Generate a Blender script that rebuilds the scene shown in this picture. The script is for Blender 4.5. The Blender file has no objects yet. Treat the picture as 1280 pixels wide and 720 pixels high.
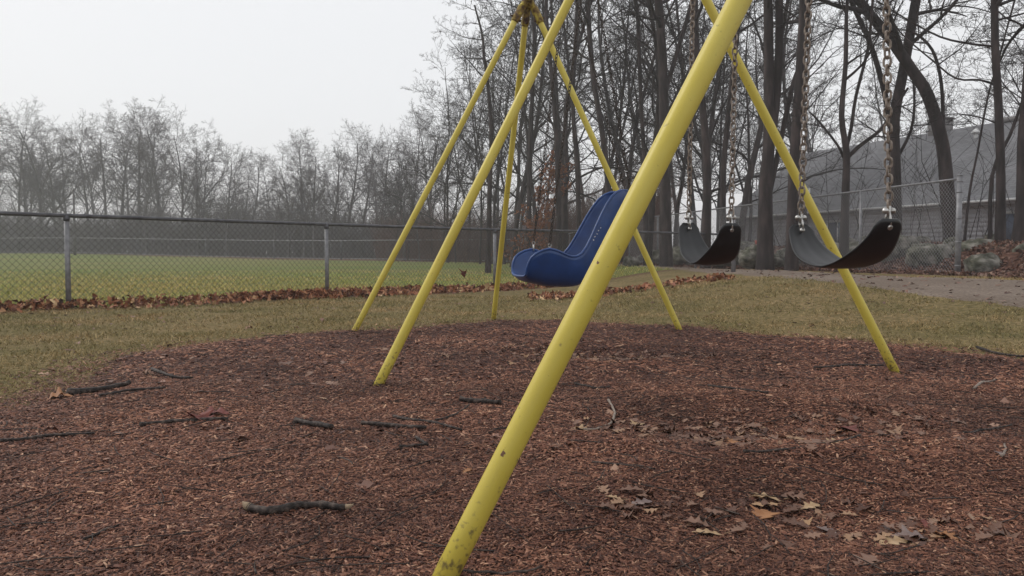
import bpy, math, random
import numpy as np
PI = math.pi
rs = np.random.RandomState(7)
S = bpy.context.scene
COL = S.collection

# ------------------------------------------------------------------ camera
FPX = 950.0; PITCH = math.atan(40 / FPX); CAMZ = 0.70
cd = bpy.data.cameras.new('camera'); cam = bpy.data.objects.new('camera', cd); COL.objects.link(cam)
cd.sensor_width = 36; cd.lens = FPX / 1280 * 36; cd.clip_start = .05; cd.clip_end = 2000
cam.location = (0, 0, CAMZ); cam.rotation_euler = (PI / 2 - PITCH, 0, 0)
S.camera = cam

def ray(x, y):
    c, s = math.cos(PITCH), math.sin(PITCH); a = (x - 640) / FPX; b = -(y - 360) / FPX
    return np.array([a, c + b * s, b * c - s])
C0 = np.array([0, 0, CAMZ])
def atZ(x, y, Z=0.0):
    r = ray(x, y); return C0 + r * (Z - CAMZ) / r[2]
def atY(x, y, Y):
    r = ray(x, y); return C0 + r * (Y / r[1])
def onplane(x, y, p0, n):
    r = ray(x, y); return C0 + r * (np.dot(np.array(p0) - C0, n) / np.dot(r, n))

# ------------------------------------------------------------------ noise and terrain
_lat = np.random.RandomState(3).rand(256, 256)
def vnoise(x, y, f=1.0, o=0):
    x = np.asarray(x, float) * f + 37.3 + o * 17.7; y = np.asarray(y, float) * f + 91.1 + o * 5.3
    xi = np.floor(x).astype(int); yi = np.floor(y).astype(int); u = x - xi; v = y - yi
    u = u * u * (3 - 2 * u); v = v * v * (3 - 2 * v)
    g = lambda a, b: _lat[a % 256, b % 256]
    return (g(xi, yi) * (1 - u) + g(xi + 1, yi) * u) * (1 - v) + (g(xi, yi + 1) * (1 - u) + g(xi + 1, yi + 1) * u) * v
def fbm(x, y, f=1.0, n=4, o=0):
    s = 0; a = .5
    for k in range(n):
        s = s + a * vnoise(x, y, f * 2 ** k, o + k); a *= .5
    return s / (1 - .5 ** n) - .5
def SM(a, b, x):
    t = np.clip((np.asarray(x, float) - a) / (b - a), 0, 1); return t * t * (3 - 2 * t)
def fenceX(Y): return np.maximum(8.5 - .2303 * (np.asarray(Y, float) - 14.5), 4.7)
def hgt(X, Y):
    X = np.asarray(X, float); Y = np.asarray(Y, float)
    d = X - fenceX(Y)
    z = .33 * SM(.5, 4.7, X) * SM(6, 12, Y)
    bank = SM(.1, 1.9, d)
    z = z + .62 * bank + .5 * SM(4, 22, d)
    z = z + .45 * SM(22, 75, Y) * (1 - bank) + .5 * SM(-12, -50, X) * SM(25, 75, Y)
    z = z + .05 * fbm(X, Y, .35, 3) * SM(6, 12, Y) + .02 * fbm(X, Y, 1.3, 2, 9)
    return z
def H(x, y): return float(hgt(x, y))

MB_ = [(-2.2, 1.0), (-2.35, 2.2), (-2.3, 3.3), (-2.2, 3.9), (-2.5, 4.6), (-2.6, 5.3), (-2.3, 6.1), (-1.9, 6.6), (-1.43, 6.85),
       (-.9, 7.5), (-.17, 8.25), (.6, 8.0), (1.58, 7.25), (2.2, 6.6), (2.75, 6.15), (3.35, 5.2), (3.9, 4.4), (4.3, 3.2),
       (4.5, 1.8), (4.4, 0), (4, -2), (-1.8, -2), (-2.1, 0)]
def mulch_d(X, Y):   # signed distance, positive inside the mulch pit
    X = np.asarray(X, float); Y = np.asarray(Y, float); best = np.full(X.shape, 1e9); ins = np.zeros(X.shape, bool)
    n = len(MB_)
    for i in range(n):
        ax, ay = MB_[i]; bx, by = MB_[(i + 1) % n]; ex, ey = bx - ax, by - ay
        t = np.clip(((X - ax) * ex + (Y - ay) * ey) / (ex * ex + ey * ey), 0, 1)
        best = np.minimum(best, np.hypot(X - ax - t * ex, Y - ay - t * ey))
        c = (ay > Y) != (by > Y)
        with np.errstate(divide='ignore', invalid='ignore'):
            xs = ax + (Y - ay) * ex / (ey if ey else 1e-9)
        ins ^= c & (X < xs)
    return np.where(ins, best, -best) + .55 * fbm(X, Y, 1.3, 3, 21) + .25 * fbm(X, Y, 6, 3, 23)
HOL = [tuple(atZ(760, 440)[:2]), tuple(atZ(925, 525)[:2]), tuple(atZ(1075, 628)[:2])]
FEET = [tuple(atZ(*q)[:2]) for q in ((553, 727), (473, 481), (441, 418), (617, 399), (851, 416), (1118, 463))]
def pitshape(X, Y):
    z = 0
    for hx, hy in HOL:
        a = (X - hx) * .967 + (Y - hy) * .253; b = (Y - hy) * .967 - (X - hx) * .253; r = np.sqrt((a / .55) ** 2 + (b / .33) ** 2)
        z = z - .048 * np.exp(-r ** 2) + .012 * np.exp(-((r - 1.5) / .4) ** 2)
    for fx, fy in FEET: z = z + .014 * np.exp(-(((X - fx) ** 2 + (Y - fy) ** 2) / .075 ** 2))
    return z
def mulch_z(X, Y):
    d = mulch_d(X, Y)
    return hgt(X, Y) - .026 * SM(.25, 1.1, d) + pitshape(np.asarray(X, float), np.asarray(Y, float)) * SM(-.1, .1, d) + .016 * SM(-.1, .3, d) - .035 * SM(.06, -.2, d) + .035 * fbm(X, Y, 1.5, 2, 4) + .016 * fbm(X, Y, 9, 2, 5)
def surf(x, y): return np.maximum(mulch_z(x, y), hgt(x, y) - .16 * SM(.12, .5, mulch_d(x, y)))
def ground_z(x, y): return float(surf(x, y))

PL = [(0, 7.5, 10.0), (5, 6.6, 9.3), (8.2, 5.75, 8.8), (10, 4.9, 8.3), (12.1, 4.6, 7.7), (14, 4.5, 6.9), (16, 4.4, 6.9), (20.7, 4.45, 5.8), (24, 4.6, 5.5), (29, 4.2, 5.2), (40, 3.5, 4.6)]
def path_lr(Y):
    a = np.array(PL); return np.interp(Y, a[:, 0], a[:, 1]), np.interp(Y, a[:, 0], a[:, 2])
def path_d(X, Y):
    l, r = path_lr(Y); return np.minimum(X - l, r - X) + .7 * fbm(X, Y, 1.1, 3, 31) + .3 * fbm(X, Y, 5, 2, 33)

# ------------------------------------------------------------------ mesh builder
class MB:
    def __init__(s): s.v = []; s.f = {3: [], 4: []}; s.ng = []; s.n = 0
    def add(s, v, q=None, t=None):
        v = np.asarray(v, float).reshape(-1, 3)
        if q is not None and len(q): s.f[4].append(np.asarray(q, int).reshape(-1, 4) + s.n)
        if t is not None and len(t): s.f[3].append(np.asarray(t, int).reshape(-1, 3) + s.n)
        s.v.append(v); s.n += len(v)
    def tube(s, pts, rad, k=8, cap=True):
        pts = np.asarray(pts, float); n = len(pts)
        rad = np.full(n, rad) if np.isscalar(rad) else np.asarray(rad, float)
        tubes(s, pts[None], rad[None], k)
        if cap:
            b = s.n - n * k
            for ring, fl in ((0, True), (n - 1, False)):
                c = s.n; s.v.append(pts[ring][None]); s.n += 1
                t = [[b + ring * k + j, b + ring * k + (j + 1) % k, c] for j in range(k)]
                if fl: t = [x[::-1] for x in t]
                s.f[3].append(np.array(t))
    def box(s, c, sz, ax=None, taper=1.0):
        c = np.asarray(c, float); ax = np.eye(3) if ax is None else np.asarray(ax, float)
        v = []
        for dz in (-.5, .5):
            for dx, dy in ((-.5, -.5), (.5, -.5), (.5, .5), (-.5, .5)):
                k = taper if dz > 0 else 1
                v.append(c + ax[0] * dx * sz[0] * k + ax[1] * dy * sz[1] * k + ax[2] * dz * sz[2])
        s.add(v, [[3, 2, 1, 0], [4, 5, 6, 7], [0, 1, 5, 4], [1, 2, 6, 5], [2, 3, 7, 6], [3, 0, 4, 7]])
    def sphere(s, c, r, k=10, sc=(1, 1, 1)):
        v = []; q = []; m = k // 2 + 2
        for i in range(m):
            th = PI * i / (m - 1)
            for j in range(k):
                a = 2 * PI * j / k; v.append([c[0] + r * sc[0] * math.sin(th) * math.cos(a), c[1] + r * sc[1] * math.sin(th) * math.sin(a), c[2] + r * sc[2] * math.cos(th)])
        for i in range(m - 1):
            for j in range(k): q.append([i * k + j, (i + 1) * k + j, (i + 1) * k + (j + 1) % k, i * k + (j + 1) % k])
        s.add(v, q)
    def mesh(s, name, smooth=False):
        me = bpy.data.meshes.new(name); V = np.concatenate(s.v) if s.v else np.zeros((0, 3))
        q = np.concatenate(s.f[4]) if s.f[4] else np.zeros((0, 4), int); t = np.concatenate(s.f[3]) if s.f[3] else np.zeros((0, 3), int)
        me.vertices.add(len(V)); me.vertices.foreach_set('co', V.astype(np.float32).ravel())
        me.loops.add(len(q) * 4 + len(t) * 3); me.loops.foreach_set('vertex_index', np.concatenate([q.ravel(), t.ravel()]).astype(np.int32))
        me.polygons.add(len(q) + len(t))
        st = np.concatenate([np.arange(len(q)) * 4, len(q) * 4 + np.arange(len(t)) * 3]).astype(np.int32)
        me.polygons.foreach_set('loop_start', st)
        me.update(calc_edges=True)
        if smooth: me.polygons.foreach_set('use_smooth', np.ones(len(me.polygons), bool))
        me.update(); return me
    def build(s, name, mat, parent=None, smooth=False, org=None):
        me = s.mesh(name, smooth); o = bpy.data.objects.new(name, me); COL.objects.link(o)
        me.materials.append(mat)
        if parent is not None:
            o.parent = parent
            if org is None: org = tuple(parent.location)
            me.vertices  # meshes are given in world space: shift into the parent's frame
            co = np.empty(len(me.vertices) * 3, np.float32); me.vertices.foreach_get('co', co)
            co = co.reshape(-1, 3) - np.array(org, np.float32); me.vertices.foreach_set('co', co.ravel()); me.update()
        elif org is not None:
            co = np.empty(len(me.vertices) * 3, np.float32); me.vertices.foreach_get('co', co)
            co = co.reshape(-1, 3) - np.array(org, np.float32); me.vertices.foreach_set('co', co.ravel()); me.update(); o.location = org
        return o

def tubes(mb, P, R, k):
    """P (m,n,3) centre lines, R (m,n) radii"""
    P = np.asarray(P, float); R = np.asarray(R, float); m, n, _ = P.shape
    T = np.empty_like(P); T[:, 1:-1] = P[:, 2:] - P[:, :-2]; T[:, 0] = P[:, 1] - P[:, 0]; T[:, -1] = P[:, -1] - P[:, -2]
    T /= np.linalg.norm(T, axis=2, keepdims=True) + 1e-12
    D = P[:, -1] - P[:, 0]; D /= np.linalg.norm(D, axis=1, keepdims=True) + 1e-12
    ref = np.where(np.abs(D[:, 2:3]) > .8, np.array([[1., 0, 0]]), np.array([[0., 0, 1]]))
    A = np.cross(T, ref[:, None, :]); A /= np.linalg.norm(A, axis=2, keepdims=True) + 1e-12
    B = np.cross(T, A)
    an = np.arange(k) * 2 * PI / k
    V = P[:, :, None, :] + R[:, :, None, None] * (A[:, :, None, :] * np.cos(an)[None, None, :, None] + B[:, :, None, :] * np.sin(an)[None, None, :, None])
    base = (np.arange(m) * n * k)[:, None, None]; i = np.arange(n - 1)[None, :, None] * k; j = np.arange(k)[None, None, :]; j2 = (j + 1) % k
    Q = np.stack([base + i + j, base + i + j2, base + i + k + j2, base + i + k + j], -1)
    mb.add(V.reshape(-1, 3), Q.reshape(-1, 4))

def tag(o, label=None, cat=None, group=None, kind=None):
    if label: o['label'] = label
    if cat: o['category'] = cat
    if group: o['group'] = group
    if kind: o['kind'] = kind
    return o
def empty(name, loc, label=None, cat=None, group=None):
    o = bpy.data.objects.new(name, None); COL.objects.link(o); o.location = tuple(float(c) for c in loc); o.empty_display_size = .1
    return tag(o, label, cat, group)
def dup(root, loc, rz=0, sc=1, label=None, group=None):
    r = root.copy(); COL.objects.link(r); r.location = loc; r.rotation_euler = (0, 0, rz); r.scale = (sc, sc, sc) if np.isscalar(sc) else sc
    if label: r['label'] = label
    if group: r['group'] = group
    for ch in list(root.children):
        c = ch.copy(); COL.objects.link(c); c.parent = r
    return r

# ------------------------------------------------------------------ materials
def lin(c):
    return tuple(((v / 255) / 12.92 if v / 255 <= .04045 else ((v / 255 + .055) / 1.055) ** 2.4) for v in c)
def nodes(name):
    m = bpy.data.materials.new(name); m.use_nodes = True; nt = m.node_tree; return m, nt, nt.nodes['Principled BSDF']
def ramp(nt, stops):
    r = nt.nodes.new('ShaderNodeValToRGB'); e = r.color_ramp.elements
    while len(e) < len(stops): e.new(.5)
    for el, (p, c) in zip(e, stops): el.position = p; el.color = (*c, 1)
    return r
def mat(name, stops, scale=5, rough=.8, bump=0, bscale=None, island=False, detail=5, stretch=(1, 1, 1), spec=.3, metal=0, stops2=None, scale2=1, fac2=.5, bdist=.01, coat=0, distort=0, gen='Object'):
    m, nt, b = nodes(name); N = nt.nodes; Lk = nt.links
    tc = N.new('ShaderNodeTexCoord'); mp = N.new('ShaderNodeMapping'); mp.inputs['Scale'].default_value = stretch
    Lk.new(tc.outputs[gen], mp.inputs[0])
    if island:
        g = N.new('ShaderNodeNewGeometry'); src = g.outputs['Random Per Island']
    else:
        n = N.new('ShaderNodeTexNoise'); n.inputs['Scale'].default_value = scale; n.inputs['Detail'].default_value = detail; n.inputs['Distortion'].default_value = distort
        Lk.new(mp.outputs[0], n.inputs[0]); src = n.outputs[0]
    r = ramp(nt, stops); Lk.new(src, r.inputs[0]); out = r.outputs[0]
    if stops2:
        n2 = N.new('ShaderNodeTexNoise'); n2.inputs['Scale'].default_value = scale2; n2.inputs['Detail'].default_value = 4; Lk.new(mp.outputs[0], n2.inputs[0])
        r2 = ramp(nt, stops2); Lk.new(n2.outputs[0], r2.inputs[0])
        mx = N.new('ShaderNodeMix'); mx.data_type = 'RGBA'; mx.blend_type = 'MULTIPLY'; mx.inputs[0].default_value = fac2
        Lk.new(out, mx.inputs[6]); Lk.new(r2.outputs[0], mx.inputs[7]); out = mx.outputs[2]
    Lk.new(out, b.inputs['Base Color']); b.inputs['Roughness'].default_value = rough; b.inputs['Metallic'].default_value = metal
    b.inputs['Specular IOR Level'].default_value = spec; b.inputs['Coat Weight'].default_value = coat
    if bump:
        nb = N.new('ShaderNodeTexNoise'); nb.inputs['Scale'].default_value = bscale or scale * 2; nb.inputs['Detail'].default_value = 6; Lk.new(mp.outputs[0], nb.inputs[0])
        bp = N.new('ShaderNodeBump'); bp.inputs['Strength'].default_value = bump; bp.inputs['Distance'].default_value = bdist
        Lk.new(nb.outputs[0], bp.inputs['Height']); Lk.new(bp.outputs[0], b.inputs['Normal'])
    return m
M = {}
M['bark'] = mat('bark', [(0.3, (0.0134, 0.0104, 0.0102)), (0.5, (0.0332, 0.0247, 0.025)), (0.7, (0.0688, 0.0516, 0.0498))], 6, .9, .8, 14, stretch=(1, 1, .25), bdist=.02)
M['twig'] = mat('twig', [(0.3, (0.0154, 0.0122, 0.0125)), (0.7, (0.0385, 0.0302, 0.0296))], 3, .9)
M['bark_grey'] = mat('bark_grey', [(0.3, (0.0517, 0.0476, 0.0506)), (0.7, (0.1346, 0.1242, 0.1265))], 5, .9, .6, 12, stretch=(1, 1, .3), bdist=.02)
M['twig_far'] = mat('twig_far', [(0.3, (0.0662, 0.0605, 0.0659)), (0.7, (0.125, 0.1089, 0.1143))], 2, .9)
M['twig_red'] = mat('twig_red', [(0.3, (0.0715, 0.0368, 0.0308)), (0.7, (0.13, 0.069, 0.055))], 2, .9)
M['evergreen'] = mat('evergreen', [(.3, (.03, .036, .026)), (.7, (.06, .066, .05))], 2, .9)
M['brown_leaf'] = mat('brown_leaf', [(0, (0.13, 0.0455, 0.0216)), (0.5, (0.221, 0.078, 0.0336)), (1, (0.286, 0.13, 0.06))], island=True, rough=.7)
M['litter'] = mat('litter', [(0, (0.0707, 0.0281, 0.0161)), (0.35, (0.2009, 0.0707, 0.0343)), (0.7, (0.322, 0.1274, 0.0594)), (0.92, (0.4476, 0.2477, 0.1274)), (1, (0.6172, 0.4436, 0.2443))], island=True, rough=.65)
M['litter_bank'] = mat('litter_bank', [(0, (0.0586, 0.0282, 0.0231)), (0.4, (0.1263, 0.0575, 0.0412)), (0.75, (0.1952, 0.0998, 0.0678)), (1, (0.2795, 0.1926, 0.1473))], island=True, rough=.7)
M['litter_pit'] = mat('litter_pit', [(0, (0.0966, 0.047, 0.0353)), (0.4, (0.1794, 0.0941, 0.0693)), (0.75, (0.2622, 0.1478, 0.1071)), (1, (0.3726, 0.2285, 0.1512))], island=True, rough=.6)
M['chips'] = mat('chips', [(0, (0.0389, 0.0156, 0.0101)), (0.3, (0.106, 0.0406, 0.026)), (0.6, (0.1943, 0.0785, 0.0474)), (0.85, (0.2995, 0.1365, 0.0816)), (0.96, (0.4379, 0.2321, 0.1499)), (1, (0.5749, 0.3555, 0.2276))], island=True, rough=.62, stops2=[(.36, (.45, .42, .42)), (.5, (.8, .78, .78)), (.64, (1.1, 1.08, 1.05))], scale2=1.1, fac2=.85)
M['mulch'] = mat('mulch', [(0.3, (0.0203, 0.0087, 0.0066)), (0.6, (0.0935, 0.0378, 0.0276))], 40, .85, 1, 60, bdist=.02)
M['blades'] = mat('grass_blades', [(0, (0.1103, 0.0918, 0.0351)), (0.3, (0.2057, 0.1603, 0.0655)), (0.6, (0.3084, 0.2236, 0.1038)), (0.85, (0.4262, 0.3076, 0.1576)), (1, (0.5595, 0.4199, 0.2541))], island=True, rough=.7, stops2=[(.36, (.50, .60, .40)), (.5, (.8, .84, .68)), (.64, (1.08, .98, .88))], scale2=1.0, fac2=.9)
M['blades_field'] = mat('field_grass', [(0, (0.2263, 0.2366, 0.0712)), (0.4, (0.3703, 0.3456, 0.1106)), (0.8, (0.5761, 0.4548, 0.1738)), (1, (0.7816, 0.5821, 0.2845))], island=True, rough=.7, stops2=[(.40, (.70, .90, .55)), (.60, (1.08, .94, .82))], scale2=.16, fac2=.85)
def yellow(name):
    m, nt, b = nodes(name); N = nt.nodes; L = nt.links
    tc = N.new('ShaderNodeTexCoord')
    n = N.new('ShaderNodeTexNoise'); n.inputs['Scale'].default_value = 2.5; n.inputs['Detail'].default_value = 6; L.new(tc.outputs['Object'], n.inputs[0])
    r = ramp(nt, [(0.3, (0.52, 0.4148, 0.0616)), (0.55, (0.6, 0.4883, 0.0806)), (0.75, (0.64, 0.546, 0.1344))]); L.new(n.outputs[0], r.inputs[0])
    # chips of rust showing under the paint
    n2 = N.new('ShaderNodeTexNoise'); n2.inputs['Scale'].default_value = 34; n2.inputs['Detail'].default_value = 7; L.new(tc.outputs['Object'], n2.inputs[0])
    r2 = ramp(nt, [(.715, (0, 0, 0)), (.735, (1, 1, 1))]); L.new(n2.outputs[0], r2.inputs[0])
    # dirt splashed on the lowest part of each pole
    sx = N.new('ShaderNodeSeparateXYZ'); L.new(tc.outputs['Object'], sx.inputs[0])
    mr = N.new('ShaderNodeMapRange'); mr.inputs[1].default_value = .26; mr.inputs[2].default_value = .02; mr.inputs[3].default_value = 0; mr.inputs[4].default_value = .17; L.new(sx.outputs[2], mr.inputs[0])
    n3 = N.new('ShaderNodeTexNoise'); n3.inputs['Scale'].default_value = 60; n3.inputs['Detail'].default_value = 5; L.new(tc.outputs['Object'], n3.inputs[0])
    ad = N.new('ShaderNodeMath'); ad.operation = 'ADD'; L.new(mr.outputs[0], ad.inputs[0]); L.new(n3.outputs[0], ad.inputs[1])
    r3 = ramp(nt, [(0.66, (0.004, 0.004, 0.004)), (0.8, (0.8, 0.8, 0.8))]); L.new(ad.outputs[0], r3.inputs[0])
    m1 = N.new('ShaderNodeMix'); m1.data_type = 'RGBA'; L.new(r2.outputs[0], m1.inputs[0]); L.new(r.outputs[0], m1.inputs[6]); m1.inputs[7].default_value = (.13, .06, .03, 1)
    m2 = N.new('ShaderNodeMix'); m2.data_type = 'RGBA'; L.new(r3.outputs[0], m2.inputs[0]); L.new(m1.outputs[2], m2.inputs[6]); m2.inputs[7].default_value = (.11, .08, .045, 1)
    L.new(m2.outputs[2], b.inputs['Base Color']); b.inputs['Roughness'].default_value = .42; b.inputs['Specular IOR Level'].default_value = .4
    nb = N.new('ShaderNodeTexNoise'); nb.inputs['Scale'].default_value = 90; nb.inputs['Detail'].default_value = 4; L.new(tc.outputs['Object'], nb.inputs[0])
    bp = N.new('ShaderNodeBump'); bp.inputs['Strength'].default_value = .15; bp.inputs['Distance'].default_value = .002; L.new(nb.outputs[0], bp.inputs['Height']); L.new(bp.outputs[0], b.inputs['Normal'])
    return m
M['yellow'] = yellow('yellow_paint')
M['yellow_rust'] = mat('yellow_rusty', [(.35, (.06, .028, .016)), (.5, (.20, .13, .03)), (.7, (.46, .38, .06))], 22, .6, .3, 60, bdist=.003)
M['rust'] = mat('rusty_steel', [(.3, (.05, .03, .022)), (.7, (.12, .075, .05))], 40, .7, .3, 90, bdist=.002, metal=.3)
M['chain'] = mat('chain_steel', [(0.3, (0.0911, 0.0673, 0.0526)), (0.5, (0.2235, 0.1815, 0.15)), (0.7, (0.36, 0.311, 0.269))], 60, .6, .3, 120, metal=.15, bdist=.001)
M['chain_dark'] = mat('dark_chain', [(0.3, (0.025, 0.0198, 0.0175)), (0.7, (0.0749, 0.0582, 0.0491))], 60, .5, metal=.4)
M['steel'] = mat('bright_steel', [(.3, (.35, .34, .32)), (.7, (.6, .59, .57))], 40, .28, metal=.85)
M['rubber'] = mat('black_rubber', [(0.3, (0.0061, 0.0065, 0.0077)), (0.7, (0.0133, 0.014, 0.0165))], 20, .42, .25, 160, spec=.5, bdist=.001)
M['blue'] = mat('blue_plastic', [(0.35, (0.0106, 0.0437, 0.158)), (0.6, (0.0138, 0.0565, 0.2022)), (0.75, (0.0317, 0.0836, 0.2401))], 9, .30, .12, 140, spec=.5, bdist=.001)
M['galv'] = mat('galvanised_steel', [(.3, (.14, .14, .15)), (.7, (.25, .25, .26))], 12, .5, metal=.35)
M['galv_dark'] = mat('dark_galvanised', [(.3, (.055, .055, .062)), (.7, (.12, .12, .13))], 9, .5, metal=.3)
M['wire'] = mat('fence_wire', [(0.3, (0.0562, 0.0547, 0.054)), (0.7, (0.105, 0.1035, 0.1013))], 9, .55, metal=.3)
M['wire_light'] = mat('light_fence_wire', [(.3, (.20, .20, .21)), (.7, (.32, .32, .33))], 9, .5, metal=.3)
M['rock'] = mat('boulder_stone', [(0.32, (0.0486, 0.046, 0.0386)), (0.48, (0.1296, 0.122, 0.1058)), (0.68, (0.2808, 0.26, 0.23))], 5, .9, 1, 12, stops2=[(.42, (.42, .48, .30)), (.55, (1, 1, 1))], scale2=2.5, fac2=.6, bdist=.05, detail=9)
M['stick'] = mat('wet_stick', [(.35, (.010, .007, .006)), (.5, (.028, .020, .017)), (.68, (.10, .075, .062))], 55, .7, .6, 60, bdist=.004)
M['stick_pale'] = mat('pale_stick', [(.3, (.16, .12, .095)), (.7, (.30, .25, .21))], 30, .7, .3, 60, bdist=.003)
M['cut_wood'] = mat('broken_wood', [(.3, (.20, .14, .09)), (.7, (.36, .28, .19))], 60, .8)
M['tan_leaf'] = mat('tan_oak_leaf', [(.3, (.30, .19, .10)), (.7, (.44, .31, .19))], 20, .6, .3, 60, bdist=.002)
M['orange_leaf'] = mat('orange_leaf', [(.3, (.24, .10, .04)), (.7, (.34, .17, .08))], 20, .6, .3, 60, bdist=.002)
M['red_leaf'] = mat('red_leaf', [(.3, (.10, .022, .018)), (.7, (.19, .06, .045))], 20, .6, .3, 60, bdist=.002)
M['grey_leaf'] = mat('grey_leaf', [(.3, (.13, .09, .085)), (.7, (.24, .18, .16))], 20, .6, .3, 60, bdist=.002)
M['flat_leaf'] = mat('damp_leaf', [(0, (0.0744, 0.0333, 0.0223)), (0.3, (0.1414, 0.0756, 0.052)), (0.65, (0.2158, 0.124, 0.0867)), (0.9, (0.2827, 0.1693, 0.104)), (1, (0.3571, 0.2177, 0.1188))], island=True, rough=.5)
M['path'] = mat('path_gravel', [(0.3, (0.1142, 0.085, 0.0656)), (0.5, (0.1814, 0.14, 0.1099)), (0.7, (0.2688, 0.2125, 0.1696))], 30, .9, .6, 120, stops2=[(.4, (.7, .66, .62)), (.6, (1, 1, 1))], scale2=.8, fac2=.7, bdist=.01)
def roofmat():
    m, nt, b = nodes('roof_shingles'); N = nt.nodes; L = nt.links
    tc = N.new('ShaderNodeTexCoord'); br = N.new('ShaderNodeTexBrick'); L.new(tc.outputs['UV'], br.inputs[0])
    br.inputs['Scale'].default_value = 1; br.inputs['Brick Width'].default_value = .33; br.inputs['Row Height'].default_value = .16; br.inputs['Mortar Size'].default_value = .008
    br.inputs['Color1'].default_value = (.135, .135, .145, 1); br.inputs['Color2'].default_value = (.18, .18, .19, 1); br.inputs['Mortar'].default_value = (.06, .06, .065, 1)
    n = N.new('ShaderNodeTexNoise'); n.inputs['Scale'].default_value = .6; n.inputs['Detail'].default_value = 6; L.new(tc.outputs['UV'], n.inputs[0])
    r = ramp(nt, [(.3, (.75, .75, .75)), (.7, (1.1, 1.1, 1.1))]); L.new(n.outputs[0], r.inputs[0])
    mx = N.new('ShaderNodeMix'); mx.data_type = 'RGBA'; mx.blend_type = 'MULTIPLY'; mx.inputs[0].default_value = 1; L.new(br.outputs[0], mx.inputs[6]); L.new(r.outputs[0], mx.inputs[7])
    L.new(mx.outputs[2], b.inputs['Base Color']); b.inputs['Roughness'].default_value = .85
    return m
M['roof'] = roofmat()
M['siding'] = mat('pale_siding', [(0.3, (0.414, 0.414, 0.4427)), (0.7, (0.529, 0.529, 0.5635))], 1, .7)
M['trim'] = mat('white_trim', [(.3, (.55, .55, .55)), (.7, (.68, .68, .68))], 2, .6)
M['fascia'] = mat('grey_fascia', [(.3, (.16, .15, .15)), (.7, (.23, .22, .22))], 2, .6)
M['glass'] = mat('window_glass', [(.3, (.05, .065, .10)), (.7, (.10, .13, .20))], 1, .12, spec=.8)
M['red_paint'] = mat('faded_red_paint', [(.3, (.20, .04, .03)), (.7, (.32, .10, .08))], 8, .6)
M['white_paint'] = mat('white_marking', [(.3, (.5, .5, .5)), (.7, (.65, .65, .65))], 8, .6)

# ------------------------------------------------------------------ ground
def gridmesh(xs, ys, zf, name, m, kind='structure'):
    X, Y = np.meshgrid(xs, ys); Z = zf(X, Y); V = np.stack([X, Y, Z], -1).reshape(-1, 3)
    nx, ny = len(xs), len(ys); i, j = np.meshgrid(np.arange(nx - 1), np.arange(ny - 1)); a = (j * nx + i).ravel()
    mb = MB(); mb.add(V, np.stack([a, a + 1, a + nx + 1, a + nx], -1)); o = mb.build(name, m, smooth=True); tag(o, kind=kind); return o, X, Y
def spaced(bounds):
    out = []
    for a, b, st in bounds: out += list(np.arange(a, b, st))
    out.append(bounds[-1][1]); return np.array(out)
def groundmat():
    m, nt, b = nodes('ground_cover'); N = nt.nodes; L = nt.links
    tc = N.new('ShaderNodeTexCoord')
    def nz(sc, d=5, st=None):
        n = N.new('ShaderNodeTexNoise'); n.inputs['Scale'].default_value = sc; n.inputs['Detail'].default_value = d
        if st:
            mp = N.new('ShaderNodeMapping'); mp.inputs['Scale'].default_value = st; L.new(tc.outputs['Object'], mp.inputs[0]); L.new(mp.outputs[0], n.inputs[0])
        else: L.new(tc.outputs['Object'], n.inputs[0])
        return n.outputs[0]
    r1 = ramp(nt, [(0.3, (0.0963, 0.0816, 0.0354)), (0.5, (0.1845, 0.1411, 0.0717)), (0.68, (0.3046, 0.2193, 0.1265))]); L.new(nz(18, 8), r1.inputs[0])
    r1b = ramp(nt, [(.38, (.66, .70, .52)), (.62, (1, .95, .85))]); L.new(nz(.8), r1b.inputs[0])
    lawn = N.new('ShaderNodeMix'); lawn.data_type = 'RGBA'; lawn.blend_type = 'MULTIPLY'; lawn.inputs[0].default_value = .75; L.new(r1.outputs[0], lawn.inputs[6]); L.new(r1b.outputs[0], lawn.inputs[7])
    r2 = ramp(nt, [(.3, (.095, .115, .038)), (.5, (.155, .165, .058)), (.7, (.235, .22, .10))]); L.new(nz(7, 8), r2.inputs[0])
    r2b = ramp(nt, [(.38, (.74, .92, .55)), (.6, (1.08, .97, .80))]); L.new(nz(.07, 5, (1, 3.0, 1)), r2b.inputs[0])
    fld = N.new('ShaderNodeMix'); fld.data_type = 'RGBA'; fld.blend_type = 'MULTIPLY'; fld.inputs[0].default_value = .8; L.new(r2.outputs[0], fld.inputs[6]); L.new(r2b.outputs[0], fld.inputs[7])
    r3 = ramp(nt, [(.3, (.045, .022, .017)), (.5, (.10, .048, .034)), (.7, (.17, .095, .07))]); L.new(nz(9, 8), r3.inputs[0])
    at = N.new('ShaderNodeAttribute'); at.attribute_name = 'zone'; sp = N.new('ShaderNodeSeparateColor'); L.new(at.outputs['Color'], sp.inputs[0])
    a = N.new('ShaderNodeMix'); a.data_type = 'RGBA'; L.new(sp.outputs[0], a.inputs[0]); L.new(lawn.outputs[2], a.inputs[6]); L.new(fld.outputs[2], a.inputs[7])
    c = N.new('ShaderNodeMix'); c.data_type = 'RGBA'; L.new(sp.outputs[1], c.inputs[0]); L.new(a.outputs[2], c.inputs[6]); L.new(r3.outputs[0], c.inputs[7])
    L.new(c.outputs[2], b.inputs['Base Color']); b.inputs['Roughness'].default_value = .95; b.inputs['Specular IOR Level'].default_value = .1
    bp = N.new('ShaderNodeBump'); bp.inputs['Strength'].default_value = .9; bp.inputs['Distance'].default_value = .03; L.new(nz(30, 8), bp.inputs['Height']); L.new(bp.outputs[0], b.inputs['Normal'])
    return m
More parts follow.
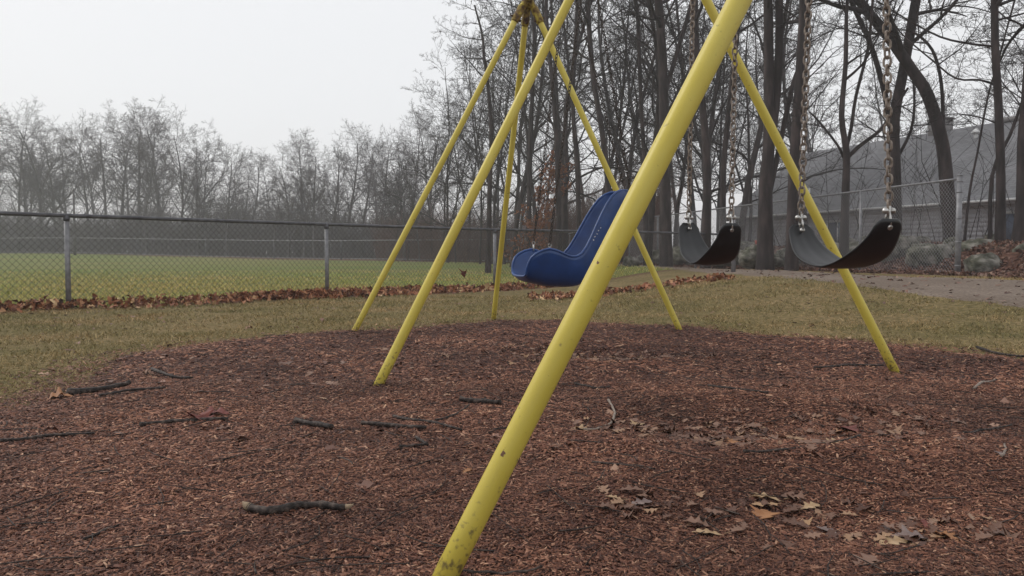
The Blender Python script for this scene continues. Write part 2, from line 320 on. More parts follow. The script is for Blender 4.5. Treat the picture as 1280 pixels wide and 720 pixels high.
xs = spaced([(-250, -60, 10), (-60, -14, 2), (-14, -4, .4), (-4, 12, .16), (12, 30, .8), (30, 80, 3), (80, 250, 10)])
ys = spaced([(-30, 0, 2), (0, 12, .14), (12, 34, .3), (34, 90, 2), (90, 330, 10)])
def fencelineY(X): return 16.25 + 1.02 * X
def ground_sheet(X, Y): return hgt(X, Y) - .16 * SM(.12, .5, mulch_d(X, Y))
g, X, Y = gridmesh(xs, ys, ground_sheet, 'ground', groundmat())
fieldw = SM(-.1, .3, Y - fencelineY(X) + .3 * fbm(X, Y, 1, 2, 3)) * SM(5.2, 4.2, X)
d_ = X - fenceX(Y)
woodw = np.maximum(SM(-.6, .5, d_ + .8 * fbm(X, Y, .8, 3, 8)) * SM(8, 11, Y + .3 * X), SM(-1, 3, Y - (78 - .55 * (X + 50)) + 5 * fbm(X, Y, .2, 2, 6)))
woodw = np.maximum(woodw, .7 * SM(.6, .1, np.abs(Y - fencelineY(X) + .35)) * SM(5, 4, X))
ca = g.data.color_attributes.new('zone', 'FLOAT_COLOR', 'POINT')
ca.data.foreach_set('color', np.stack([fieldw, woodw, fieldw * 0, fieldw * 0 + 1], -1).astype(np.float32).ravel())
gridmesh(spaced([(-3.6, 5.6, .045)]), spaced([(-2.2, 9.2, .045)]), mulch_z, 'mulch', M['mulch'])
def path_z(X, Y):
    d = path_d(X, Y); return hgt(X, Y) + .02 * SM(-.1, .25, d) - .05 * SM(.02, -.25, d)
gridmesh(spaced([(2.4, 11, .1)]), spaced([(0, 40, .1)]), path_z, 'path', M['path'])

# ------------------------------------------------------------------ wood chips (stuff)
def frustum_pts(n, y0, y1, m=.12, pw=1.0):
    Y = y0 + (y1 - y0) * rs.rand(n) ** pw; X = (rs.rand(n) * 2 - 1) * (.674 + m) * (Y + .25); return X, Y
def chips():
    out = []
    for n, a, b, L in ((165000, 1.3, 2.6, .0115), (180000, 2.6, 4.3, .0155), (120000, 4.3, 8.4, .023)):
        x, y = frustum_pts(n, a, b)
        k = mulch_d(x, y) > .06 - .5 * rs.rand(n) ** 2.2; x, y = x[k], y[k]
        out.append((x, y, np.full(len(x), L)))
    x = np.concatenate([o[0] for o in out]); y = np.concatenate([o[1] for o in out]); L = np.concatenate([o[2] for o in out])
    n = len(x); L = L * np.exp(np.clip(rs.randn(n), -2, 2.2) * .36); W = L * (.15 + .20 * rs.rand(n)); T = W * (.25 + .3 * rs.rand(n))
    z = surf(x, y) + .003 + .010 * rs.rand(n)
    a = rs.rand(n) * 2 * PI; p = rs.randn(n) * .22
    u = np.stack([np.cos(a) * np.cos(p), np.sin(a) * np.cos(p), np.sin(p)], -1); v = np.stack([-np.sin(a), np.cos(a), rs.randn(n) * .35], -1); v /= np.linalg.norm(v, axis=1)[:, None]; w = np.cross(u, v)
    c = np.stack([x, y, z], -1)
    loc = [(-.5, -.5, -.5), (.42, -.5, -.5), (.5, .35, -.5), (-.4, .5, -.5), (-.44, -.15, .5), (.40, .02, .5)]
    V = np.stack([c + u * (l[0] * L)[:, None] + v * (l[1] * W)[:, None] + w * (l[2] * T)[:, None] for l in loc], 1)
    base = (np.arange(n) * 6)[:, None]
    q = np.concatenate([base + np.array([0, 1, 5, 4]), base + np.array([2, 3, 4, 5])]); t = np.concatenate([base + np.array([1, 2, 5]), base + np.array([3, 0, 4])])
    mb = MB(); mb.add(V.reshape(-1, 3), q, t); tag(mb.build('wood_chips', M['chips']), 'loose dark reddish brown wood chips covering the swing pit', 'wood chips', kind='stuff')
chips()

# ------------------------------------------------------------------ grass blades (stuff)
def blades(name, x, y, hh, w, m, label, lean=1.0):
    n = len(x); z = hgt(x, y) - .16 * SM(.12, .5, mulch_d(x, y)) - .003; a = rs.rand(n) * 2 * PI; hh = hh * (.5 + rs.rand(n)); w = w * (.6 + .8 * rs.rand(n))
    ln = lean * (.3 + 1.1 * rs.rand(n)); b = rs.rand(n) * 2 * PI
    s = np.stack([np.cos(a), np.sin(a), 0 * a], -1); tip = np.stack([np.cos(b) * ln, np.sin(b) * ln, np.ones(n)], -1) * hh[:, None]
    c = np.stack([x, y, z], -1)
    V = np.stack([c - s * (w / 2)[:, None], c + s * (w / 2)[:, None], c + tip], 1)
    mb = MB(); mb.add(V.reshape(-1, 3), None, np.arange(n * 3).reshape(-1, 3)); tag(mb.build(name, m), label, 'grass', kind='stuff')
x, y = frustum_pts(330000, 2.6, 13.5); md = mulch_d(x, y); pd = path_d(x, y)
k = (md < .16 - .3 * rs.rand(len(x)) ** .7) & (pd < .35 * rs.rand(len(x)) ** 1.6) & (y < fencelineY(x) + .2) & (x - fenceX(y) < 0); x, y = x[k], y[k]
k2 = rs.rand(len(x)) < np.clip(.45 + 1.6 * fbm(x, y, 2.2, 3, 40), .08, 1)
x, y = x[k2], y[k2]
blades('lawn_grass', x, y, .016 + .0012 * y, .0035 + .0005 * y, M['blades'], 'short dormant olive and straw coloured grass around the swing pit', 1.3)
x, y = frustum_pts(230000, 9.5, 34, pw=1.3); k = (y > fencelineY(x)) & (x < 4.5) & (rs.rand(len(x)) < 1.25 - y / 34 * 1.2); x, y = x[k], y[k]
blades('field_grass', x, y, .03 + .001 * y, .006 + .0006 * y, M['blades_field'], 'mown yellow green grass of the playing field beyond the fence')

# ------------------------------------------------------------------ leaves
OAK = [(0, .012), (.12, .014), (.2, .10), (.27, .21), (.33, .08), (.42, .13), (.5, .33), (.57, .25), (.62, .10), (.7, .17), (.78, .27), (.84, .17), (.88, .08), (.95, .09), (1.02, .01)]
MAP = [(0, .01), (.12, .012), (.18, .16), (.26, .42), (.34, .30), (.42, .22), (.5, .50), (.58, .56), (.64, .22), (.72, .16), (.8, .22), (.9, .08), (1.0, .01)]
SIMP = [(0, .02), (.15, .2), (.35, .3), (.5, .12), (.7, .26), (1, .02)]
def leafset(mb, c, L, ang, tilt, curl, prof=SIMP, roll=None, asym=0):
    """batch of leaves: c (n,3)"""
    c = np.asarray(c, float).reshape(-1, 3); n = len(c); L = np.broadcast_to(L, (n,)); roll = np.zeros(n) if roll is None else np.broadcast_to(roll, (n,))
    ang = np.broadcast_to(ang, (n,)); tilt = np.broadcast_to(tilt, (n,)); curl = np.broadcast_to(curl, (n,))
    u = np.stack([np.cos(ang) * np.cos(tilt), np.sin(ang) * np.cos(tilt), np.sin(tilt)], -1)
    v0 = np.stack([-np.sin(ang), np.cos(ang), 0 * ang], -1); w0 = np.cross(u, v0)
    v = v0 * np.cos(roll)[:, None] + w0 * np.sin(roll)[:, None]; w = np.cross(u, v)
    rows = []
    for (px, hw) in prof:
        for sg in (-1, 0, 1):
            a = px - .5; b = sg * hw; zz = curl * ((b * b) * 2.2 - .55 * (a * a) + (.05 * math.sin(px * 14 + sg * 2) if len(prof) > 8 else 0)) + (0 if sg else -.012)
            rows.append(c + u * (a * L)[:, None] + v * (b * L)[:, None] + w * (zz * L)[:, None])
    V = np.stack(rows, 1); m = len(prof) * 3; q = []
    for i in range(len(prof) - 1):
        for s in (0, 1): q.append([i * 3 + s, i * 3 + s + 1, i * 3 + 4 + s, i * 3 + 3 + s])
    Q = (np.arange(n) * m)[:, None, None] + np.array(q)[None]
    mb.add(V.reshape(-1, 3), Q.reshape(-1, 4))
def scatter_leaves(name, x, y, zf, L, m, label, lift=.02, tl=.5, cat='fallen leaves', prof=SIMP):
    n = len(x); mb = MB(); Ls = L * np.exp(rs.randn(n) * .25)
    leafset(mb, np.stack([x, y, zf(x, y) + lift * rs.rand(n) + .006], -1), Ls, rs.rand(n) * 6.28, rs.randn(n) * tl, (rs.randn(n) * 1.2 + .6) * min(1, tl * 2.2), prof, rs.randn(n) * tl)
    return tag(mb.build(name, m), label, cat, kind='stuff')
# drift along the low fence
n = 7500; t = rs.rand(n); X1 = -8 + 14.0 * t; off = np.abs(rs.randn(n)) ** 1.25 * .20 * (.35 + 2.0 * vnoise(X1, X1 * 0, .9) ** 1.4) ; sgn = np.where(rs.rand(n) < .8, 1, -.5)
Y1 = fencelineY(X1) - off * sgn * 1.4 - .02
k = rs.rand(n) < np.clip(.12 + 1.7 * vnoise(X1, X1 * 0 + 3, 1.1) ** 1.5, 0, 1) * (X1 < .9); X1, Y1, off = X1[k], Y1[k], off[k]
scatter_leaves('leaf_drift', X1, Y1, lambda a, b: hgt(a, b) + np.clip(.11 - .28 * off, 0, .2) * rs.rand(len(a)), .10, M['litter'], 'red brown oak leaves drifted against the low chain link fence', .03, .8)
# drift patch right of the blue swing, spreading to the lawn edge
n = 520; X1 = .3 + 3.6 * rs.rand(n) ** 1.5 ; Y1 = 13.0 + .28 * (X1 - 1) + rs.randn(n) * .36 - .2
scatter_leaves('leaf_patch', X1, Y1, hgt, .10, M['litter'], 'patch of red brown leaves lying on the lawn behind the blue swing', .05, .7)
# bank
n = 24000; Y1 = 10.5 + 24 * rs.rand(n) ** 1.3; X1 = fenceX(Y1) - .35 + 6.5 * rs.rand(n) ** 1.3; k = (X1 / Y1 < .85); X1, Y1 = X1[k], Y1[k]
scatter_leaves('bank_leaves', X1, Y1, hgt, .095, M['litter_bank'], 'reddish brown fallen leaves covering the wooded bank beyond the path', .05, .6)
# sparse litter in the lawn and pit
X1, Y1 = frustum_pts(420, 2.2, 12); scatter_leaves('lawn_leaves', X1, Y1, surf, .055, M['litter_pit'], 'scattered small pale leaf scraps over lawn and mulch', .005, .2)
X1 = 4.6 + 4.2 * rs.rand(700); Y1 = 7 + 20 * rs.rand(700) ** 1.3; k = path_d(X1, Y1) > -.3; X1, Y1 = X1[k], Y1[k]
scatter_leaves('path_leaves', X1, Y1, lambda a, b: hgt(a, b) + .015, .075, M['litter_bank'], 'brown leaf scraps trodden onto the path', .01, .2)
cl = []
for px, py, sx, sy, cnt in ((770, 440, .34, .2, 110), (700, 436, .3, .2, 50), (925, 527, .30, .17, 110), (850, 528, .2, .12, 40), (1060, 515, .2, .15, 25), (1075, 630, .28, .11, 42), (1160, 642, .12, .05, 20), (960, 610, .10, .05, 14), (620, 440, .5, .5, 60), (820, 620, .1, .05, 18), (300, 470, .8, .8, 40)):
    p = atZ(px, py, .02); cl.append(np.stack([p[0] + rs.randn(cnt) * sx, p[1] + rs.randn(cnt) * sy], -1))
cl = np.concatenate(cl); scatter_leaves('pit_leaves', cl[:, 0], cl[:, 1], lambda a, b: mulch_z(a, b) + .003, .062, M['flat_leaf'], 'flattened dull brown leaves lying in loose clusters on the mulch', .013, .17, prof=OAK)

def hero_leaf(px, py, L, ang, m, label, prof=OAK, curl=1.0, tilt=.1, name='fallen_leaf', z=None, group=None):
    p = atZ(px, py, .03) if z is None else z
    p = np.array([p[0], p[1], ground_z(p[0], p[1]) + .014 if z is None else p[2]])
    if z is None: curl = .30 * curl; tilt = min(tilt, .35) * .6; L = L * .92
    mb = MB(); leafset(mb, p[None], L, ang, tilt, curl, prof, .1)
    mb.tube([p - np.array([math.cos(ang), math.sin(ang), 0]) * L * .5, p - np.array([math.cos(ang + .3), math.sin(ang + .3), .05]) * L * .72], L * .012, 5)
    o = mb.build(name, m, smooth=True, org=tuple(p)); sb = o.modifiers.new('u', 'SUBSURF'); sb.levels = 2; sb.render_levels = 2; sol = o.modifiers.new('s', 'SOLIDIFY'); sol.thickness = .0012
    return tag(o, label, 'leaf', group)
hero_leaf(957, 600, .115, 2.9, M['tan_leaf'], 'pale tan lobed oak leaf right of the nearest yellow leg, lying edge up', curl=1.6)
hero_leaf(1012, 607, .085, .4, M['tan_leaf'], 'small tan leaf scrap just right of the pale oak leaf')
hero_leaf(725, 532, .085, 2.7, M['tan_leaf'], 'light brown leaf beside the curved pale twig', MAP)
hero_leaf(796, 519, .075, .9, M['tan_leaf'], 'tan star shaped leaf to the right of the curved pale twig', MAP)
hero_leaf(1062, 521, .14, 2.2, M['red_leaf'], 'large dull red maple leaf on the mulch under the right swing', MAP, .5)
hero_leaf(1040, 541, .11, .5, M['tan_leaf'], 'narrow pale leaf just in front of the dull red maple leaf', curl=1.4)
hero_leaf(915, 538, .10, 1.2, M['orange_leaf'], 'orange tan leaf in the middle of the leaf cluster')
hero_leaf(1140, 641, .11, 3.0, M['grey_leaf'], 'greyish flat leaf in the cluster at lower right', MAP)
hero_leaf(1157, 626, .05, 1.2, M['red_leaf'], 'small dark red leaf standing above the greyish leaf at lower right', tilt=.7)
hero_leaf(1186, 644, .085, 1.9, M['orange_leaf'], 'curled yellowish leaf at the right end of the lower right cluster', curl=2)
hero_leaf(1115, 648, .10, .2, M['tan_leaf'], 'tan leaf at the left of the greyish leaf at lower right')
hero_leaf(1035, 632, .08, 2.0, M['grey_leaf'], 'pale brown leaf between the oak leaf and the lower right cluster')
hero_leaf(885, 644, .09, 3.0, M['tan_leaf'], 'thin tan leaf edge left of the lower right leaf clusters')
hero_leaf(955, 618, .09, 1.0, M['orange_leaf'], 'orange brown leaf below the pale oak leaf', MAP)
hero_leaf(768, 615, .06, 2.6, M['tan_leaf'], 'yellowish leaf close to the right of the nearest yellow leg')
hero_leaf(800, 618, .08, .3, M['grey_leaf'], 'torn pale leaf next to the yellowish leaf near the yellow leg')
hero_leaf(74, 493, .13, .6, M['orange_leaf'], 'orange leaf at the left end of the dark stick on the mulch edge', MAP, 1.6)
hero_leaf(262, 512, .17, .2, M['red_leaf'], 'bright rusty red leaf heap at left on the mulch', OAK, 2.0, .2)
hero_leaf(250, 517, .14, 2.6, M['red_leaf'], 'rusty red leaf lying half under the red leaf heap at left', MAP, 1.4, .2)
hero_leaf(1250, 565, .06, 1.4, M['grey_leaf'], 'small whitish leaf near the right edge of the mulch')
hero_leaf(584, 578, .05, 1.0, M['orange_leaf'], 'tiny orange leaf scrap by the dark twig in the middle')
p = atY(582, 342, 15.5); hero_leaf(0, 0, .17, 1.2, M['red_leaf'], 'brown dead leaf caught in the low fence mesh', MAP, 2, 1.0, z=(p[0], fencelineY(p[0]) - .02, p[2]))
p = atY(11, 375, 9.2); hero_leaf(0, 0, .19, .3, M['red_leaf'], 'upright red brown leaf at the far left foot of the fence', OAK, 1, 1.3, z=(p[0], fencelineY(p[0]) - .12, H(p[0], 10) + .12))

# ------------------------------------------------------------------ sticks
def stick(pts, r, label, m='stick', name='fallen_stick', cut=False, k=7, wob=.004, group=None):
    r = r * (1 if cut or r >= .009 else 1.2)
    P = []
    w = [atZ(x, y, .02) for x, y in pts]
    for a, b in zip(w[:-1], w[1:]):
        for t in np.linspace(0, 1, 5)[:-1]: P.append(a + (b - a) * t)
    P.append(w[-1]); P = np.array(P)
    wob = .0018 if cut else wob * .8; P[:, 0] += rs.randn(len(P)) * wob * .5; P[:, 1] += rs.randn(len(P)) * wob
    P[:, 2] = [ground_z(p[0], p[1]) + r * .8 + .009 for p in P]; P[:, 2] = (P[:, 2] + np.roll(P[:, 2], 1) + np.roll(P[:, 2], -1)) / 3 if len(P) > 4 else P[:, 2]
    P[0, 2] = ground_z(*P[0, :2]) + r + .011; P[-1, 2] = ground_z(*P[-1, :2]) + r + .011
    R = r * np.linspace(1.1, .75, len(P)) * (1 + .12 * rs.randn(len(P)))
    org = tuple(P[0])
    if cut:
        e = empty(name, org, label, 'stick', group); mb = MB(); mb.tube(P, R, 9, False); mb.build('bark', M[m], e, smooth=True)
        for a, b, rr in ((P[0], P[1], R[0]), (P[-1], P[-2], R[-1])):
            d = (a - b) / np.linalg.norm(a - b); c = MB(); c.tube([a - d * .004, a + d * .010, a + d * .022 + np.array([0, .002, .004])], [rr * 1.03, rr * .8, rr * .15], 8); c.build('broken_end', M['cut_wood'], e)
        return e
    mb = MB(); mb.tube(P, R, k); return tag(mb.build(name, M[m], smooth=True, org=org), label, 'stick', group)
stick([(312, 633), (332, 636.5), (350, 634.5), (374, 630), (402, 629), (432, 631)], .0115, 'thick bent stick with pale broken ends lying in the foreground mulch', cut=True)
stick([(369, 522), (395, 525), (415, 529)], .013, 'short thick dark stick on the mulch left of the middle leg foot')
stick([(575, 497), (600, 498), (625, 500)], .013, 'short black stick right of the middle leg foot')
stick([(452, 524), (480, 526), (533, 531)], .009, 'straight brown stick below the middle leg foot')
stick([(491, 515), (530, 521), (577, 531)], .006, 'thin long twig crossing behind the straight brown stick')
stick([(545, 519), (570, 513), (587, 503)], .004, 'curved thin twig rising towards the short black stick', group='thin twigs')
stick([(520, 541), (535, 548), (500, 552)], .005, 'small dark broken twig below the straight brown stick')
stick([(84, 493), (110, 490), (140, 488), (162, 483)], .016, 'dark rough stick at the left edge of the mulch')
stick([(125, 496), (160, 492), (205, 487)], .006, 'thin twig behind the dark rough stick at left')
stick([(0, 556), (50, 547), (85, 541), (118, 540)], .006, 'long thin dark twig at the far left of the mulch')
stick([(175, 530), (215, 524), (285, 520)], .007, 'dark twig under the rusty red leaf heap')
stick([(190, 464), (215, 470), (240, 472)], .008, 'small dark twig on the mulch near the lawn at left')
stick([(105, 665), (130, 655), (148, 651)], .003, 'short curved twig in the lower left mulch')
stick([(760, 499), (769, 512), (765, 522), (745, 532), (730, 536)], .0045, 'curved pale twig right of the nearest yellow leg', m='stick_pale')
stick([(572, 709), (600, 706), (640, 705), (678, 700)], .0032, 'thin dark twig at the foot of the nearest yellow leg')
stick([(718, 475), (745, 479), (762, 478)], .006, 'dark twig right of the nearest leg near the leaf cluster')
stick([(885, 480), (930, 487), (960, 491)], .005, 'long thin dark twig in the middle of the mulch')
stick([(740, 576), (790, 582), (820, 586)], .0028, 'faint thin twig in the foreground right of the leg')
stick([(1220, 434), (1250, 442), (1280, 446)], .010, 'dark twig on the lawn at the right edge')
stick([(1018, 456), (1060, 452), (1105, 451)], .006, 'thin twig left of the right leg foot')
stick([(1218, 482), (1228, 474), (1245, 470)], .006, 'short pale twig at right on the mulch', m='stick_pale')
stick([(1252, 572), (1257, 564), (1256, 555)], .0035, 'tiny pale forked twig near the right edge', m='stick_pale')
stick([(930, 568), (990, 560), (1075, 536)], .004, 'long thin twig along the lower edge of the leaf cluster')
stick([(1205, 536), (1235, 530), (1265, 525)], .004, 'thin dark twig at right of the mulch pit')
n = 800; x, y = frustum_pts(n, 1.6, 8); k = mulch_d(x, y) > 0; x, y = x[k], y[k]; n = len(x); a = rs.rand(n) * 6.28; L = .04 + .10 * rs.rand(n)
c = np.stack([x, y, mulch_z(x, y) + .014], -1); dv = np.stack([np.cos(a), np.sin(a), rs.randn(n) * .08], -1) * L[:, None]; bend = np.stack([-np.sin(a), np.cos(a), 0 * a], -1) * (rs.randn(n) * .15 * L)[:, None]
mb = MB(); tubes(mb, np.stack([c - dv, c - dv * .3 + bend, c + dv * .4 + bend, c + dv], 1), np.tile([.0022, .002, .0018, .001], (n, 1)) * (.6 + .5 * rs.rand(n))[:, None], 4)
tag(mb.build('twig_litter', M['stick']), 'fine dark twig fragments mixed in the mulch', 'twigs', kind='stuff')

# ------------------------------------------------------------------ swing frame
FAR = atZ(660, -2, 3.0); MID = atZ(797, -166, 3.0); NEAR = MID + (MID - FAR) * 1.14
U = (FAR - MID) / np.linalg.norm(FAR - MID); Vp = np.array([U[1], -U[0], 0]); Zu = np.array([0, 0, 1.])
fr = empty('swing_frame', (MID[0], MID[1], 0), 'tall yellow painted steel tube swing frame standing in the mulch pit', 'swing frame')
RL = .0272
bm = MB(); bm.tube([FAR + U * .10, MID, NEAR - U * .12], .031, 20); bm.build('top_beam', M['yellow'], fr, smooth=True)
def leg(base, apex, side, lean=None):
    d = (apex - base) / np.linalg.norm(apex - base)
    top = apex + (Vp * side * .045 if lean is None else lean) - Zu * .06
    d = (top - base) / np.linalg.norm(top - base)
    m_ = MB(); P = [base - d * .12 + (top - base + d * .12) * t for t in np.linspace(0, 1, 14)]; m_.tube(P, RL, 28)
    lg = m_.build('leg', M['yellow'], fr, smooth=True)
    c = MB(); a = top - d * .02; b = top - d * .17; c.tube([b, b + d * .012, a], [.033, .036, .036], 20)
    return lg, top, d, c
def apexfit(ap, legs, name='joint_fitting'):
    c = MB()
    c.tube([ap - U * .07, ap - U * .065, ap + U * .065, ap + U * .07], [.036, .041, .041, .036], 20)
    for lg, top, d, cc in legs:
        c.v += [v for v in cc.v]
        for kf in (3, 4): c.f[kf] += [f + c.n for f in cc.f[kf]]
        c.n += cc.n
        c.tube([top - d * .05, ap], .032, 16)
    o = c.build(name, M['yellow_rust'], fr, smooth=True)
    for lg, top, d, cc in legs:
        side = np.cross(d, U); side /= np.linalg.norm(side); side = side * (1 if np.dot(side, top - ap) > 0 or True else -1)
        out = np.array([top[0] - ap[0], top[1] - ap[1], 0]); out = out / (np.linalg.norm(out) + 1e-9); out = out - d * np.dot(out, d); out /= np.linalg.norm(out)
        q = top - d * .135; b = MB(); b.tube([q - out * .052, q + out * .06], .006, 8)
        for s, l in ((.036, .046), (-.036, -.046)): b.tube([q + out * s, q + out * l], .012, 6)
        b.build('bolt', M['rust'], o, org=tuple(fr.location))
        o2 = bpy.data.objects[-1] if False else None
    return o
def B_(px, py): return atZ(px, py, .0)
L3 = leg(B_(441, 418), FAR, -1); L5 = leg(B_(851, 416), FAR, 1); L4 = leg(B_(617, 399), FAR, 0, U * .03)
L2 = leg(B_(473, 481), MID, -1); L6 = leg(B_(1118, 463), MID, 1)
b1 = B_(553, 727); L1 = leg(b1, NEAR, -1); b0 = NEAR + Vp * 1.6; b0[2] = 0; b0 = NEAR * np.array([1, 1, 0]) + Vp * (np.dot((MID * np.array([1, 1, 0]) - B_(1118, 463)), -Vp)); L0 = leg(b0, NEAR, 1)
apexfit(FAR, [L3, L5, L4]); apexfit(MID, [L2, L6]); apexfit(NEAR, [L1, L0])
# caps closing the ends of the beam
for e, s in ((FAR + U * .10, 1), (NEAR - U * .12, -1)):
    c = MB(); c.tube([e, e + U * s * .012, e + U * s * .022], [.033, .032, .015], 18); c.build('end_cap', M['yellow_rust'], fr, smooth=True)

# ------------------------------------------------------------------ chains
def link_template(pitch, wid, wire, nseg=6, k=6):
    ln = pitch + 2 * wire * .5; hs = ln / 2 - wid / 2 + wire / 2; rr = wid / 2 - wire / 2
    pts = []
    for i in range(nseg): a = -PI / 2 + PI * i / (nseg - 1); pts.append((rr * math.cos(a + PI / 2 - PI / 2), 0, 0))
    pts = []
    for i in range(nseg): a = PI * i / (nseg - 1); pts.append((rr * math.cos(a), 0, hs + rr * math.sin(a)))
    for i in range(nseg): a = PI + PI * i / (nseg - 1); pts.append((rr * math.cos(a), 0, -hs + rr * math.sin(a)))
    P = np.array(pts); n = len(P); T = np.roll(P, -1, 0) - np.roll(P, 1, 0); T /= np.linalg.norm(T, axis=1)[:, None]
    A = np.array([0, 1., 0]); B = np.cross(T, A); an = np.arange(k) * 2 * PI / k
    V = P[:, None] + wire / 2 * (A[None, None] * np.cos(an)[None, :, None] + B[:, None] * np.sin(an)[None, :, None])
    Q = [[i * k + j, i * k + (j + 1) % k, ((i + 1) % n) * k + (j + 1) % k, ((i + 1) % n) * k + j] for i in range(n) for j in range(k)]
    return V.reshape(-1, 3), np.array(Q)
def chain(p0, p1, pitch, wid, wire, twist=.8, sag=0):
    p0 = np.array(p0, float); p1 = np.array(p1, float); Ld = np.linalg.norm(p1 - p0); n = int(round(Ld / pitch)); d = (p1 - p0) / Ld
    a = np.cross(d, [0, 1., 0.]); a /= np.linalg.norm(a); b = np.cross(d, a); V, Q = link_template(pitch, wid, wire); mb = MB()
    for i in range(n):
        c = p0 + (p1 - p0) * ((i + .5) / n) + np.array([0, 0, -sag * 4 * ((i + .5) / n) * (1 - (i + .5) / n)]); th = (PI / 2 if i % 2 else 0) + twist + rs.randn() * .10
        u = a * math.cos(th) + b * math.sin(th); v = np.cross(d, u)
        mb.add(c + V[:, :1] * u + V[:, 1:2] * v + V[:, 2:] * d, Q)
    return mb

pn = Vp
def hanger(parent, top, beam_s):
    """clamp round the beam with an eye below it"""
    c = MB(); q = top * np.array([1, 1, 0]) + Zu * 3.0
    c.tube([q - U * .022, q + U * .022], .037, 18)
    c.box(q - Zu * .048, (.012, .03, .035), [Vp, U, Zu])
    th = np.linspace(0, 2 * PI, 13); ring = [q - Zu * .078 + Vp * .016 * math.cos(t) + Zu * .016 * math.sin(t) for t in th]; c.tube(ring, .004, 6, False)
    return c.build('hanger', M['rust'], parent, smooth=False)
def belt_swing(pa, pb, ta, tb, label, bottom_px, wmid, tilt):
    # pa far attach pixel, pb near attach pixel ; ta/tb pixels higher on the chains
    A = onplane(*pa, MID, pn); B = onplane(*pb, MID, pn); TA = onplane(*ta, MID, pn); TB = onplane(*tb, MID, pn)
    def up(P, T):
        t = (2.905 - P[2]) / (T[2] - P[2]); return P + (T - P) * t
    TA2, TB2 = up(A, TA), up(B, TB)
    e = empty('belt_swing', ((A + B) / 2) * np.array([1, 1, 0]) + Zu * min(A[2], B[2]), label, 'swing')
    half = np.linalg.norm((A - B)[:2]) / 2; mid = (A + B) / 2; zb = onplane(*bottom_px, MID, pn)[2]
    D = mid[2] - .014 - zb
    ns, nv = 44, 17; th = .0075; rows = []; xs_ = np.linspace(-1, 1, ns)
    def frame(t):
        th_ = t * 1.33; s = half * 1.03 * math.sin(th_) / math.sin(1.33); z = zb + D * (.68 * (1 - math.cos(th_)) / (1 - math.cos(1.33)) + .32 * abs(t) ** 1.5) + (A[2] - B[2]) / 2 * t
        return mid * np.array([1, 1, 0]) + U * s + Zu * z
    top = []; bot = []
    for t in xs_:
        p = frame(t); q = frame(t + .01) - frame(t - .01); q /= np.linalg.norm(q); nrm = np.cross(Vp, q); nrm = nrm if nrm[2] > 0 or abs(t) > .97 else -nrm
        nrm = np.cross(q, Vp); nrm = nrm * (1 if nrm[2] > 0 else -1); nrm /= np.linalg.norm(nrm)
        w = (.054 + (wmid / 2 - .054) * (1 - SM(.30, 1.0, abs(t)))) * (1 - .45 * SM(.90, 1.0, abs(t)) ** 2)
        w = float(w)
        r1 = []; r2 = []
        for j in range(nv):
            v = -1 + 2 * j / (nv - 1); ed = abs(v)
            thick = th * (1 + .9 * float(SM(.86, .95, ed)) ) * (1 - .75 * float(SM(.95, 1, ed)))
            rib = .0007 * math.sin(v * 40) * (ed < .85)
            sag = .006 * (1 - v * v)
            cc = p + Vp * (v * w) - nrm * sag
            r1.append(cc + nrm * (thick / 2 + rib)); r2.append(cc - nrm * (thick / 2))
        top.append(r1); bot.append(r2)
    Vt = np.array(top).reshape(-1, 3); Vb = np.array(bot).reshape(-1, 3); N = ns * nv; Q = []
    for i in range(ns - 1):
        for j in range(nv - 1):
            a = i * nv + j; Q.append([a, a + 1, a + nv + 1, a + nv]); Q.append([N + a, N + a + nv, N + a + nv + 1, N + a + 1])
        a = i * nv; Q.append([a, a + nv, N + a + nv, N + a]); a = i * nv + nv - 1; Q.append([a, N + a, N + a + nv, a + nv])
    for j in range(nv - 1):
        a = j; Q.append([a, N + a, N + a + 1, a + 1]); a = (ns - 1) * nv + j; Q.append([a, a + 1, N + a + 1, N + a])
    mb = MB(); mb.add(np.concatenate([Vt, Vb]), Q); seat = mb.build('seat', M['rubber'], e, smooth=True)
    # moulded cross bars on the sitting side
    for P, T, sg in ((A, TA2, 1), (B, TB2, -1)):
        endp = frame(sg * .93); inn = frame(sg * .90); dd = (endp - inn) / np.linalg.norm(endp - inn)
        nr = np.cross(dd, Vp); nr = nr * (1 if nr[2] > 0 else -1)
        hw = MB()
        hw.tube([inn - nr * .014, inn + nr * .014], .009, 10)
        # triangular loop from plate to chain
        topk = P + Zu * .012
        for s in (-1, 1):
            hw.tube([inn + nr * s * .013, (inn + topk) / 2 + nr * s * .012, topk + nr * s * .003], .0042, 8)
        hw.build('seat_bracket', M['steel'], e)
        bl = MB(); bl.tube([topk - Vp * .02, topk + Vp * .02], .006, 8)
        for s in (-1, 1): bl.sphere(topk + Vp * s * .014, .0112, 12)
        bl.tube([topk - Zu * .022, topk + Zu * .016], .0075, 8)
        bl.build('bolt', M['steel'], e, smooth=True)
        chain(T, topk + Zu * .006, .0283, .0305, .0078).build('chain', M['chain'], e, smooth=True)
        hanger(e, T, 0)
    return e
belt_swing((1001, 276), (1111, 268), (1011, 0), (1108, 0), 'black rubber belt swing at right, nearest the camera, on rusty chains', (1062, 333), .185, 0)
belt_swing((861, 275), (914, 275), (866, 0), (920, 0), 'black rubber belt swing beside the nearest yellow leg, farther and smaller of the two belts', (890, 329), .185, 0)

